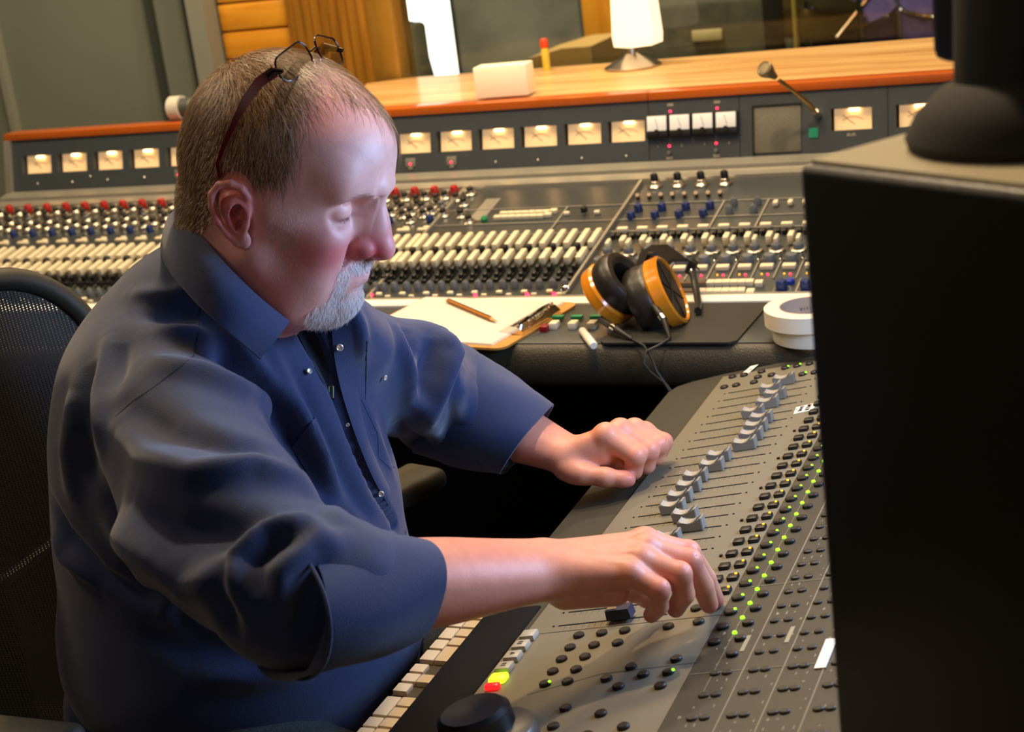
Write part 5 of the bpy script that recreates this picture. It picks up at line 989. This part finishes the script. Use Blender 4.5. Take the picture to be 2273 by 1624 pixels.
for sd_ in (-1, 1):
  rt, rn = scatter(ew * (fc[:, 1] * sd_ > 0), 110); part('eyebrow', strands('eyebrow', rt, rn, lambda p, n_: np.stack([-0.6 + 0 * p[:, 0], np.sign(p[:, 1]), 0.1 + 0 * p[:, 0]], 1), 0.7, 0.026, 2, hair_mat('sandy brow', [(0, lin(150, 110, 92)), (1, lin(200, 160, 140))]), (0.0, 0.08), None, 0.25, 7), person)
lw = gauss(Aq, (7.5, 3.4, 1.75), (1.3, 1.5, 0.10)); lw = np.where(lw > 0.3, lw, 0)
for sd_ in (-1, 1):
  rt, rn = scatter(lw * (fc[:, 1] * sd_ > 0) + 1e-12, 50); part('eyelash', strands('eyelash', rt, rn, lambda p, n_: np.stack([0.6 + 0 * p[:, 0], 0 * p[:, 0], -0.8 + 0 * p[:, 0]], 1), 0.5, 0.02, 2, hair_mat('lash', [(0, lin(60, 40, 36)), (1, lin(90, 60, 50))]), (0.0, 0.25), None, 0.1, 8), person)
# ------------------------------------------------------------------ glasses pushed up on the head
gl_ = thing('eyeglasses', 'dark framed reading glasses with dark red temples pushed up on top of the head', 'glasses', tuple(h2w((0, 0, 14.8))))
m_frame = mat('dark bronze frame', lin(34, 24, 20), 0.22, 0.6); m_temple = mat('translucent dark red temple', lin(96, 8, 20), 0.4)
m_lens = bpy.data.materials.new('lens glass'); m_lens.use_nodes = True; nt = m_lens.node_tree; nt.nodes.clear(); o_ = nt.nodes.new('ShaderNodeOutputMaterial'); mx = nt.nodes.new('ShaderNodeMixShader'); tr = nt.nodes.new('ShaderNodeBsdfTransparent'); tr.inputs[0].default_value = (0.86, 0.83, 0.8, 1); gg = nt.nodes.new('ShaderNodeBsdfGlossy'); gg.inputs['Roughness'].default_value = 0.03; mx.inputs[0].default_value = 0.2
nt.links.new(tr.outputs[0], mx.inputs[1]); nt.links.new(gg.outputs[0], mx.inputs[2]); nt.links.new(mx.outputs[0], o_.inputs[0])
def wpt(p): return Vector(h2w(p))
def lens(c, ex, ey, wd, ht):
    ex = Vector(ex).normalized(); ey = Vector(ey); ey = (ey - ex * ey.dot(ex)).normalized(); pts = []
    for px_, py_ in rrect(wd, ht, ht * 0.42, 7):
        sk = 1 + 0.10 * (px_ / wd); q = Vector(c) + ex * px_ + ey * py_ * sk + ex.cross(ey) * (-0.10 * (px_ / (wd / 2)) ** 2)
        pts.append(wpt(q))
    fr_ = part('lens_frame', MB().tube(pts, 0.00095, 8, closed=True).mesh('lf', m_frame), gl_)
    cc = sum(pts, Vector()) / len(pts); lb = MB(); n = len(pts); nn = (pts[0] - cc).cross(pts[n // 4] - cc).normalized() * 0.0004
    vs = [cc + nn] + [p_ + nn for p_ in pts] + [cc - nn] + [p_ - nn for p_ in pts]; fs = [(0, 1 + i, 1 + (i + 1) % n) for i in range(n)] + [(n + 1, n + 2 + (i + 1) % n, n + 2 + i) for i in range(n)]
    lb._add(vs, fs); part('lens', lb.mesh('lens', m_lens), fr_); return pts
nearL = lens((0.05, -3.35, 14.35), (0.12, 1, 0.24), (-0.62, 0.10, 0.80), 5.2, 2.5)
farL = lens((0.75, 3.35, 14.45), (0.14, 1, -0.26), (-0.62, 0.0, 0.80), 5.2, 2.5)
part('bridge', MB().tube([wpt((0.45, -0.75, 14.95)), wpt((0.55, -0.1, 15.25)), wpt((0.7, 0.75, 14.95))], 0.0011, 8).mesh('br', m_frame), gl_)
for q in (-1, 1): part('nose_pad', MB().box((0, 0, 0), (0.004, 0.002, 0.007), bev=0.0009).mesh('np', m_lens), gl_, T(*wpt((0.9, q * 0.7, 13.9))))
def temple(s_, pts, x0):
    tp = [wpt(p_) for p_ in pts]; n = len(tp); vs = []; fs = []; wd = [0.0105, 0.0098, 0.0085, 0.0060, 0.0040, 0.0030, 0.0026][:n]
    for i, p_ in enumerate(tp):
        t = (tp[min(i + 1, n - 1)] - tp[max(i - 1, 0)]).normalized(); out = Vector(HR[1] * s_); out = (out - t * out.dot(t)).normalized(); w_ = t.cross(out)
        for a, b_ in ((1, 1), (-1, 1), (-1, -1), (1, -1)): vs.append(p_ + w_ * a * wd[i] / 2 + out * b_ * 0.0011)
    for i in range(n - 1):
        for k in range(4): j = (k + 1) % 4; fs.append((4 * i + k, 4 * i + j, 4 * i + 4 + j, 4 * i + 4 + k))
    fs += [(0, 1, 2, 3), (4 * n - 1, 4 * n - 2, 4 * n - 3, 4 * n - 4)]
    return MB()._add(vs, fs).mesh('temple', m_temple)
pts_n = [(-0.6, -6.05, 13.75), (-1.5, -7.0, 12.7), (-2.1, -7.9, 11.0), (-2.5, -8.45, 9.2), (-3.1, -8.7, 6.6), (-3.4, -8.75, 5.0), (-3.1, -8.5, 3.6)]
pts_f = [(p_[0], -p_[1], p_[2]) for p_ in pts_n]
for s_, pp in ((-1, pts_n), (1, pts_f)):
    part('temple', temple(s_, pp, 0), gl_)
    a = wpt((0.1 if s_ < 0 else 1.2, s_ * 5.9, 14.0)); part('hinge', MB().tube([a, wpt((pp[0][0] - 0.1, pp[0][1], pp[0][2])), wpt(tuple(0.5 * (pp[0][i] + pp[1][i]) for i in range(3)))], [0.002, 0.0042, 0.0044], 10).mesh('hg', m_frame), gl_)
# ------------------------------------------------------------------ shirt
from mathutils.bvhtree import BVHTree
S = Field((-1.30, 0.90, 0.56), (-0.58, 1.86, 1.19), 0.0042)
S.ell((-0.975, 1.38, 0.70), (0.202, 0.200, 0.17), 0)
S.ell((-0.965, 1.38, 0.85), (0.186, 0.192, 0.18), 0.06)
S.ell((-0.955, 1.37, 0.96), (0.158, 0.175, 0.125), 0.05)
S.ell((-0.965, 1.37, 1.03), (0.105, 0.14, 0.085), 0.06)
S.cap((-0.93, 1.25, 1.015), (-0.905, 1.47, 1.000), 0.075, 0.064, 0.05)
S.cap((-0.812, 1.415, 1.038), (-0.818, 1.455, 1.005), 0.042, 0.044, 0.03)
S.ell((-0.935, 1.375, 1.095), (0.055, 0.085, 0.045), 0.03)
S.cap((-0.950, 1.36, 1.055), (-0.905, 1.36, 1.085), 0.078, 0.070, 0.04)
RS, RE = (-0.868, 1.19, 1.000), (-0.682, 1.040, 0.928)
S.chain([RS, (-0.775, 1.095, 0.955), RE], [0.078, 0.073, 0.057], 0.035)
S.chain([RE, (-0.645, 1.068, 0.916), (-0.622, 1.095, 0.905)], [0.057, 0.052, 0.044], 0.02)
LS, LE = (-0.865, 1.50, 0.980), (-0.852, 1.715, 0.850)
S.chain([LS, (-0.838, 1.60, 0.915), LE], [0.064, 0.060, 0.068], 0.03)
S.chain([LE, (-0.812, 1.708, 0.828), (-0.785, 1.703, 0.812)], [0.070, 0.060, 0.046], 0.02)
S.ell((-0.806, 1.60, 0.948), (0.034, 0.03, 0.034), 0.018)
sP, sF = S.mesh(); sP = relax(sP, sF, 3, 0.4)
CAMP = Vector((0, 0, CAMH))
def ray(px, py): return (M.to_3x3() @ Vector((px - 1136.5, -(py - 812.0), -3587.0))).normalized()
def bvh_of(P, F): return BVHTree.FromPolygons([tuple(p) for p in P], [tuple(f) for f in F])
bv = bvh_of(sP, sF)
def hit(px, py, b_=None):
    h_ = (b_ or bv).ray_cast(CAMP, ray(px, py)); return h_[0], h_[1]
def hits(pts):
    out = []
    for a in range(len(pts) - 1):
        for t in np.linspace(0, 1, 5)[: (5 if a == len(pts) - 2 else 4)]:
            q = hit(pts[a][0] + (pts[a + 1][0] - pts[a][0]) * t, pts[a][1] + (pts[a + 1][1] - pts[a][1]) * t)[0]
            if q is not None: out.append(np.array(q))
    return out
# cloth folds pressed into the shirt: centre line on the cloth, height, width (mm)
folds = [
 ([(232, 1120), (285, 1195), (360, 1235), (430, 1290), (520, 1295), (575, 1240)], 9, 17), ([(300, 1115), (400, 1175), (520, 1190), (620, 1150)], -8, 15),
 ([(255, 950), (330, 1025), (430, 1060), (560, 1045), (650, 1075), (705, 1140)], 8, 13), ([(280, 900), (380, 960), (500, 990), (600, 1010)], -7, 14),
 ([(330, 800), (450, 828), (560, 885), (655, 985)], 8, 14), ([(430, 770), (520, 800), (590, 860)], -6, 12),
 ([(545, 1330), (535, 1240), (590, 1185), (670, 1172), (725, 1200)], 8, 11), ([(575, 1330), (570, 1250), (610, 1210), (660, 1200)], -9, 9),
 ([(520, 1410), (510, 1320), (530, 1230)], -7, 10), ([(620, 1340), (625, 1270), (680, 1215), (760, 1200)], 6, 10), ([(655, 1420), (670, 1330), (720, 1260)], -5, 10),
 ([(450, 690), (520, 800), (600, 905), (680, 1015), (730, 1145)], -11, 13), ([(470, 680), (560, 800), (650, 920), (720, 1040)], 6, 12),
 ([(105, 1090), (150, 1190), (220, 1275), (330, 1345)], -7, 9), ([(120, 1180), (150, 1235), (230, 1300)], 6, 9), ([(165, 860), (150, 1000), (165, 1120)], 5, 15),
 ([(245, 740), (228, 880), (225, 1010)], 6, 12), ([(270, 760), (262, 860)], -5, 10), ([(200, 800), (190, 950), (200, 1080)], -4, 14),
 ([(290, 650), (380, 655), (440, 640)], 5, 10), ([(300, 700), (400, 700), (440, 720)], -5, 11), ([(330, 740), (430, 735), (520, 760)], 5, 11),
 ([(600, 770), (660, 900), (720, 1010), (760, 1120)], 6, 11), ([(640, 800), (700, 930), (770, 1060), (840, 1180)], -5, 10), ([(700, 1090), (760, 1180)], 4, 12),
 ([(880, 640), (900, 720), (930, 800)], -7, 10), ([(850, 650), (880, 760), (920, 860)], 7, 10), ([(990, 735), (1003, 780), (975, 860), (950, 930)], 10, 11), ([(955, 745), (950, 820), (925, 900)], -9, 11),
 ([(1030, 800), (1010, 900), (1000, 980)], -7, 12), ([(1060, 850), (1040, 950), (1050, 1040)], 5, 12), ([(880, 930), (950, 1010), (1040, 1060)], -5, 10), ([(900, 850), (960, 940)], 5, 11),
 ([(420, 1500), (560, 1500), (700, 1470)], 5, 14), ([(300, 1400), (420, 1440), (560, 1440)], -4, 16), ([(250, 1250), (400, 1360), (480, 1420)], -6, 16),
 ([(800, 870), (830, 960), (870, 1060)], 4, 10), ([(760, 640), (800, 720), (815, 800)], 5, 9), ([(790, 620), (840, 700)], -6, 8)]
N = vnormals(sP, sF); disp = np.zeros(len(sP))
for pts, amp, wd in folds:
    pl = hits(pts)
    if len(pl) < 3: continue
    lo = np.min(pl, 0) - 0.05; hi = np.max(pl, 0) + 0.05; m_ = np.all((sP > lo) & (sP < hi), 1); d, s_ = poly_dist(sP[m_], pl)
    wv = np.sin(np.clip(s_, 0.02, 0.98) * PI) ** 0.6; disp[m_] += 1.9 * amp / 1000 * np.exp(-(d / (wd / 1000)) ** 2) * wv
# soft random crumple everywhere
rw = np.random.RandomState(4); cr = np.zeros(len(sP))
for _ in range(26):
    k_ = rw.randn(3) * rw.choice([18, 32, 60]); cr += np.sin(sP @ k_ + rw.rand() * 6.28) * 0.55 / np.linalg.norm(k_) * 0.25
sP = sP + N * (disp * 1.0 + cr * 0.10)[:, None]; sP = relax(sP, sF, 1, 0.3)
# opening groove down the front
bv = bvh_of(sP, sF)
gr = hits([(672, 728), (715, 800), (752, 890), (790, 990), (832, 1085), (895, 1192)]); N = vnormals(sP, sF)
d, s_ = poly_dist(sP, gr); gw = 0.0085 - 0.004 * s_; sP = sP - N * (0.012 * np.exp(-(d / gw) ** 4))[:, None]
bv = bvh_of(sP, sF)
m_shirt = mat('navy cotton shirt', lin(23, 40, 80), 0.8, bump=(900, 0.25), spec=0.25, sheen=0.25, noise=(14, 0.10))
m_stitch = mat('navy stitching', lin(16, 28, 58), 0.9)
shirt = part('shirt', to_mesh('shirt', sP, sF, m_shirt), person)
def tube_on(pts, r=0.00035, lift=0.0001): 
    q = hits(pts); return MB().tube([Vector(p_) + (CAMP - Vector(p_)).normalized() * lift for p_ in q], r, 6) if len(q) > 2 else None
for pts in ([(447, 668), (440, 740), (430, 790)], [(430, 790), (385, 825), (340, 860), (295, 890), (255, 925)], [(802, 887), (838, 963), (840, 1015), (868, 1041), (893, 1022)]):
    t_ = tube_on(pts)
    if t_: part('seam', t_.mesh('seam', m_stitch), shirt)
def patch(poly, thick, lift, m, name, parent, n=12, label=None):
    """cloth piece sewn on the shirt: bilinear grid over four-cornered outline, laid on the cloth"""
    V = []; A, B, Cc, D_ = [np.array(p_, float) for p_ in poly]
    for i in range(n + 1):
        for j in range(n + 1):
            u_, v_ = i / n, j / n; p_ = (A * (1 - u_) + B * u_) * (1 - v_) + (D_ * (1 - u_) + Cc * u_) * v_; h_ = hit(*p_)
            V.append(h_[0] + h_[1] * lift if h_[0] is not None else None)
    if any(v is None for v in V): V = [v if v is not None else next(q for q in V if q is not None) for v in V]
    nn = [(CAMP - v).normalized() for v in V]; W_ = n + 1; vs = [v + k * thick for v, k in zip(V, nn)] + [v - k * 0.002 for v, k in zip(V, nn)]; fs = []; o_ = W_ * W_
    for i in range(n):
        for j in range(n): a = i * W_ + j; fs += [(a, a + 1, a + W_ + 1, a + W_), (o_ + a, o_ + a + W_, o_ + a + W_ + 1, o_ + a + 1)]
    for i in range(n): 
        for a, b_ in ((i, i + 1), (n * W_ + i, n * W_ + i + 1), (i * W_, (i + 1) * W_), (i * W_ + n, (i + 1) * W_ + n)): fs.append((a, b_, o_ + b_, o_ + a))
    return part(name, MB()._add(vs, fs).mesh(name, m), parent, label=label)
patch([(640, 955), (700, 915), (733, 1010), (722, 1064)], 0.0016, 0.001, m_shirt, 'x', shirt) if False else None
patch([(648, 992), (700, 925), (734, 1005), (684, 1052)], 0.0010, 0.0003, m_shirt, 'pocket_flap', shirt)
patch([(815, 756), (842, 768), (850, 872), (811, 886)], 0.0010, 0.0003, m_shirt, 'pocket_flap', shirt)
# placket band along the far side of the opening
def band(edge_a, edge_b, name, thick, m, parent, n=26):
    def at_(e, t):
        x = t * (len(e) - 1); i = min(int(x), len(e) - 2); f = x - i; return (e[i][0] * (1 - f) + e[i + 1][0] * f, e[i][1] * (1 - f) + e[i + 1][1] * f)
    V = []; nn = []
    for k in range(n + 1):
        a, b_ = at_(edge_a, k / n), at_(edge_b, k / n)
        for q in range(4):
            p_ = (a[0] + (b_[0] - a[0]) * q / 3, a[1] + (b_[1] - a[1]) * q / 3); h_ = hit(*p_)
            V.append(h_[0] if h_[0] is not None else V[-1]); nn.append((CAMP - V[-1]).normalized())
    # smooth lengthwise
    for _ in range(4):
        for k in range(1, n):
            for q in range(4): i = k * 4 + q; V[i] = V[i] * 0.5 + (V[i - 4] + V[i + 4]) * 0.25
    vs = [v + k_ * thick for v, k_ in zip(V, nn)] + [v - k_ * 0.003 for v, k_ in zip(V, nn)]; o_ = len(V); fs = []
    for k in range(n):
        for q in range(3): a = k * 4 + q; fs += [(a, a + 1, a + 5, a + 4), (o_ + a, o_ + a + 4, o_ + a + 5, o_ + a + 1)]
        fs += [(k * 4, k * 4 + 4, o_ + k * 4 + 4, o_ + k * 4), (k * 4 + 3, o_ + k * 4 + 3, o_ + k * 4 + 7, k * 4 + 7)]
    return part(name, MB()._add(vs, fs).mesh(name, m), parent)
band([(735, 715), (742, 800), (760, 880), (790, 970), (830, 1070), (900, 1182)], [(778, 705), (788, 800), (796, 880), (815, 975), (858, 1070), (908, 1165)], 'placket', 0.0035, m_shirt, shirt)
band([(652, 722), (690, 800), (735, 880)], [(696, 728), (722, 800), (744, 885)], 'undershirt', 0.0012, mat('dark teal undershirt', lin(24, 34, 48), 0.9), person)
m_snap = mat('pearl snap', lin(225, 215, 200), 0.25, 0.5)
for px, py, r in ((753, 769, 0.0038), (683, 825, 0.0031), (850, 835, 0.0030), (845, 1093, 0.0032), (772, 941, 0.0020), (638, 722, 0.0028)):
    h_ = hit(px, py)
    if h_[0] is None: continue
    nn = (h_[1] * 0.6 + (CAMP - h_[0]).normalized() * 0.4).normalized(); sn = part('snap', MB().lathe([(r, 0), (r, 0.0012), (r * 0.8, 0.0018), (r * 0.62, 0.0012), (0.0002, 0.0010)], 18).mesh('snap', m_snap), shirt, along(nn, h_[0] + nn * 0.0032))
h_ = hit(735, 870); 
if h_[0] is not None: part('zip_pull', MB().tube([(-0.0022, -0.006, 0), (-0.0022, 0.006, 0), (0.0022, 0.006, 0), (0.0022, -0.006, 0)], 0.0007, 6, closed=True).mesh('zp', mat('pale green metal', lin(176, 190, 140), 0.35, 0.6)), shirt, basis(Xc * 0 + Vector((M[0][0], M[1][0], M[2][0])), Vector((M[0][1], M[1][1], M[2][1])), Vector((M[0][2], M[1][2], M[2][2])), h_[0] + (CAMP - h_[0]).normalized() * 0.004))
# rolled cuffs
def cuff(E, Wr, t0, t1, r0, r1, seed, edge=True):
    E, Wr = Vector(E), Vector(Wr); ax = (Wr - E).normalized(); L = (Wr - E).length; rr = random.Random(seed); n = 44; u_ = ax.orthogonal().normalized(); v_ = ax.cross(u_)
    ph = [rr.uniform(0, 6.28) for _ in range(4)]; prof = []
    for k in range(9): t = k / 8; prof.append((t, r0 + (r1 - r0) * t + 0.0035 * math.sin(t * PI)))
    outer = [(t0 + (t1 - t0) * t, r) for t, r in prof]; prof2 = outer + [(t1 + 0.004, r1 - 0.001), (t1 + 0.004, r1 - 0.004), (t1, r1 - 0.0055), (t1 - 0.03, r1 - 0.006)]
    vs = []; fs = []
    for i, (s_, r) in enumerate(prof2):
        for k in range(n):
            a = 2 * PI * k / n; w_ = 1 + 0.05 * math.sin(2 * a + ph[0] + 9 * s_) + 0.035 * math.sin(3 * a + ph[1] - 30 * s_) + 0.02 * math.sin(5 * a + ph[2] + 60 * s_)
            sl = s_ + 0.003 * math.sin(a + ph[3]) + 0.014 * (u_ * math.cos(a) + v_ * math.sin(a)).z; vs.append(E + ax * sl + (u_ * math.cos(a) + v_ * math.sin(a)) * r * w_)
    for i in range(len(prof2) - 1):
        for k in range(n): j = (k + 1) % n; fs.append((i * n + k, i * n + j, (i + 1) * n + j, (i + 1) * n + k))
    c_ = part('cuff', MB()._add(vs, fs).mesh('cuff', m_shirt), shirt)
    if not edge: return
    ring = []
    for k in range(n): a = 2 * PI * k / n; w_ = 1 + 0.05 * math.sin(2 * a + ph[0] + 9 * (t0 + 0.006)) + 0.035 * math.sin(3 * a + ph[1] - 30 * (t0 + 0.006)); ring.append(E + ax * (t0 + 0.003 + 0.006 * math.sin(a + ph[3])) + (u_ * math.cos(a) + v_ * math.sin(a)) * r0 * w_ * 1.01)
    part('cuff_edge', MB().tube(ring, 0.0018, 8, closed=True).mesh('ce', m_shirt), c_)
cuff((RH['elb'][0], RH['elb'][1], RH['elb'][2] - 0.008), (RH['wr'][0], RH['wr'][1], RH['wr'][2] - 0.002), -0.004, 0.110, 0.0600, 0.0455, 2)
cuff((-0.852, 1.715, 0.848), (LH['wr'][0], LH['wr'][1], LH['wr'][2] - 0.010), 0.010, 0.116, 0.0770, 0.0560, 5, False)
# collar leaves: top edge against the neck, lower edge out over the shoulder
def pt(px, py, Y): 
    d_ = ray(px, py); t = Y / d_.y; return CAMP + d_ * t
def collar(top, bot, name):
    n = 24
    def cr_(P_, t):
        x = t * (len(P_) - 1); i = min(int(x), len(P_) - 2); f = x - i; p0, p1, p2, p3 = P_[max(i - 1, 0)], P_[i], P_[i + 1], P_[min(i + 2, len(P_) - 1)]
        return 0.5 * ((2 * p1) + (p2 - p0) * f + (2 * p0 - 5 * p1 + 4 * p2 - p3) * f * f + (3 * p1 - p0 - 3 * p2 + p3) * f ** 3)
    vs = []; fs = []
    for k in range(n + 1):
        a, b_ = cr_(top, k / n), cr_(bot, k / n); d_ = (b_ - a); out = (a + b_) / 2 - Vector((-0.93, 1.365, 0.98)); out.normalize()
        for q in range(7):
            t = q / 6; p_ = a + d_ * t + out * 0.010 * math.sin(t * PI) ; vs += [p_ + out * 0.0015, p_ - out * 0.0015]
    for k in range(n):
        for q in range(6): a = (k * 7 + q) * 2; c_ = a + 14; fs += [(a, a + 2, c_ + 2, c_), (a + 1, c_ + 1, c_ + 3, a + 3)]
        a = k * 14; fs += [(a, a + 14, a + 15, a + 1), (a + 12, a + 13, a + 27, a + 26)]
    fs += [tuple(range(0, 14, 2)) + tuple(range(13, 0, -2)), tuple(n * 14 + i for i in range(1, 14, 2)) + tuple(n * 14 + i for i in range(12, -1, -2))]
    return part(name, MB()._add(vs, fs).mesh(name, m_shirt), shirt)
collar([pt(418, 452, 1.45), pt(402, 470, 1.39), pt(430, 500, 1.315), pt(495, 580, 1.272), pt(570, 655, 1.27), pt(643, 714, 1.30)], [pt(380, 505, 1.46), pt(358, 540, 1.39), pt(366, 585, 1.29), pt(425, 660, 1.235), pt(500, 730, 1.225), pt(578, 797, 1.255)], 'collar')
collar([pt(400, 478, 1.40), pt(440, 470, 1.45), pt(560, 600, 1.46), pt(700, 715, 1.42)], [pt(372, 505, 1.40), pt(420, 520, 1.50), pt(600, 640, 1.50), pt(760, 765, 1.44)], 'collar')
# ------------------------------------------------------------------ trousers and shoes
Gt = Field((-1.25, 1.05, 0.04), (-0.35, 1.72, 0.80), 0.009)
Gt.ell((-1.0, 1.37, 0.58), (0.17, 0.20, 0.12), 0)
for y0, y1 in ((1.24, 1.19), (1.49, 1.55)):
    Gt.cap((-0.98, y0, 0.592), (-0.60, y1, 0.565), 0.105, 0.070, 0.05); Gt.cap((-0.60, y1, 0.55), (-0.56, y1, 0.12), 0.070, 0.052, 0.03)
gP, gF = Gt.mesh(); gP = relax(gP, gF, 2, 0.4); m_jean = mat('dark grey denim', lin(46, 50, 48), 0.85, noise=(220, 0.35, (1, 1, 3)), bump=(500, 0.4))
part('trousers', to_mesh('trousers', gP, gF, m_jean), person)
for y1 in (1.20, 1.54): part('shoe', MB().box((-0.50, y1, 0.05), (0.29, 0.10, 0.09), bev=0.035, seg=4).mesh('shoe', m_black), person)
# shirt tail over the thighs
St = Field((-1.26, 1.10, 0.52), (-0.66, 1.66, 0.74), 0.005)
St.ell((-0.985, 1.38, 0.64), (0.205, 0.20, 0.085), 0); St.ell((-0.98, 1.37, 0.545), (0.30, 0.30, 0.05), 0.01, '-')
aP, aF = St.mesh(); Nn = vnormals(aP, aF); aP = relax(aP, aF, 2, 0.4) + Nn * (0.0035 * np.sin(aP[:, 0] * 95 + aP[:, 1] * 60) * np.sin(aP[:, 1] * 40 + 1))[:, None]
part('shirt_tail', to_mesh('shirt_tail', aP, aF, m_shirt), shirt)
# ------------------------------------------------------------------ office chair
chm = basis((0, 1, 0), Vector((-0.10, 0, 1)).normalized(), Vector((1, 0, 0.10)).normalized(), Vector((-1.265, 1.355, 0.80)))   # local x = across, y = up, z = towards the sitter
ol = []
for k in range(48):
    a = 2 * PI * k / 48; cx, sy = math.cos(a), math.sin(a); ex = 0.62 if sy > 0 else 0.5
    ol.append((0.255 * math.copysign(abs(cx) ** 0.62, cx) * (1 - 0.06 * max(0, -sy)), 0.29 * math.copysign(abs(sy) ** ex, sy), -0.03 * abs(cx) ** 2 * -1))
ch_ = ch
part('back_frame', MB().tube([(x, y, z) for x, y, z in ol], 0.014, 12, closed=True).mesh('bf', m_hous), ch_, chm)
m_mesh = bpy.data.materials.new('black mesh fabric'); m_mesh.use_nodes = True; nt = m_mesh.node_tree; b = nt.nodes['Principled BSDF']; b.inputs['Base Color'].default_value = lin(14, 12, 9); b.inputs['Roughness'].default_value = 0.6
tc = nt.nodes.new('ShaderNodeTexCoord'); sx = nt.nodes.new('ShaderNodeSeparateXYZ'); nt.links.new(tc.outputs['Object'], sx.inputs[0])
def mnode(op, a, v=None, b_=None):
    n = nt.nodes.new('ShaderNodeMath'); n.operation = op; nt.links.new(a, n.inputs[0])
    if b_ is not None: nt.links.new(b_, n.inputs[1])
    elif v is not None: n.inputs[1].default_value = v
    return n.outputs[0]
hx = mnode('GREATER_THAN', mnode('FRACT', mnode('MULTIPLY', sx.outputs['X'], 190)), 0.70); hy = mnode('GREATER_THAN', mnode('FRACT', mnode('MULTIPLY', sx.outputs['Y'], 330)), 0.50); al = mnode('SUBTRACT', mnode('MULTIPLY', hx, None, hy), 1.0); al = mnode('ABSOLUTE', al)
nt.links.new(al, b.inputs['Alpha'])
b_ = MB(); vs = [(0, 0, -0.012)]; 
for r in (0.25, 0.5, 0.75, 0.98): vs += [(x * r, y * r, z * r * r - 0.012 * (1 - r)) for x, y, z in ol]
fs = [(0, 1 + i, 1 + (i + 1) % 48) for i in range(48)]
for r in range(3): fs += [(1 + r * 48 + i, 1 + (r + 1) * 48 + i, 1 + (r + 1) * 48 + (i + 1) % 48, 1 + r * 48 + (i + 1) % 48) for i in range(48)]
part('back_mesh', b_._add(vs, fs).mesh('bm', m_mesh), ch_, chm)
part('back_support', MB().tube([(0, -0.05, -0.04), (0, -0.25, -0.06), (0.0, -0.42, 0.02)], 0.022, 12).tube([(-0.2, -0.05, -0.02), (0, -0.07, -0.045), (0.2, -0.05, -0.02)], 0.012, 10).mesh('bs', m_black), ch_, chm)
part('seat', MB().box((-1.0, 1.35, 0.43), (0.50, 0.50, 0.06), bev=0.028, seg=4).mesh('st', m_blackm), ch_)
for x, y, rz in ((-1.105, 1.075, 0.0), (-0.95, 1.655, 1.3)):
    ar = part('armrest', MB().box((0, 0, 0), (0.25, 0.07, 0.03), bev=0.013, seg=4).mesh('ar', m_hous), ch_, T(x, y, 0.722) @ Rz(rz)); part('armrest_post', MB().tube([(x, y, 0.71), (x, y, 0.55), (-1.03, y + (0.12 if y < 1.3 else -0.10), 0.42)], 0.018, 10).mesh('ap', m_black), ar)
part('gas_lift', MB().lathe([(0.03, 0.08), (0.03, 0.25), (0.02, 0.26), (0.02, 0.40)], 18).mesh('gl', m_black), ch_, T(-1.02, 1.36, 0))
for k in range(5):
    a = 2 * PI * k / 5 + 0.3; x, y = -1.02 + 0.30 * math.cos(a), 1.36 + 0.30 * math.sin(a)
    lg = part('leg', MB().tube([(-1.02, 1.36, 0.10), (x, y, 0.075)], [0.026, 0.016], 10).mesh('lg', m_black), ch_); part('caster', MB().lathe([(0.027, -0.012), (0.03, -0.006), (0.03, 0.006), (0.027, 0.012)], 18).mesh('cs', m_black), lg, T(x, y, 0.0305) @ Rx(PI / 2) @ Ry(a))
# ------------------------------------------------------------------ keep at most 100 of one part per thing as separate parts
def cam_size(o):
    p = M.inverted() @ (o.matrix_world.translation if o.parent is None else parent_world(o).translation); return -p.z
for root in [o for o in list(C.objects) if o.parent is None]:
    groups = {}
    for o in [c for c in root.children_recursive if c.type == 'MESH']:
        groups.setdefault(o.name.split('.')[0], []).append(o)
    for nm, lst in groups.items():
        if len(lst) <= 100: continue
        lst.sort(key=cam_size); rest = lst[100:]; bm = bmesh.new(); mats_ = []
        for o in rest:
            t = bmesh.new(); t.from_mesh(o.data); t.transform(parent_world(o)); n0 = len(bm.verts)
            m0 = o.data.materials[0]
            if m0 not in mats_: mats_.append(m0)
            vs = [bm.verts.new(v.co) for v in t.verts]; t.verts.index_update()
            for f in t.faces:
                try: g = bm.faces.new([vs[v.index] for v in f.verts]); g.material_index = mats_.index(m0); g.smooth = f.smooth
                except ValueError: pass
            t.free()
        me = bpy.data.meshes.new(nm + '_rest'); bm.to_mesh(me); bm.free(); [me.materials.append(m_) for m_ in mats_]
        keep_children = [c for o in rest for c in o.children]
        for c in keep_children:
            if c.parent in rest:
                wm = parent_world(c); c.parent = root; c.matrix_basis = parent_world(root).inverted() @ wm
        for o in rest: bpy.data.objects.remove(o)
        q = part(nm, me, root); q['kind'] = 'stuff'
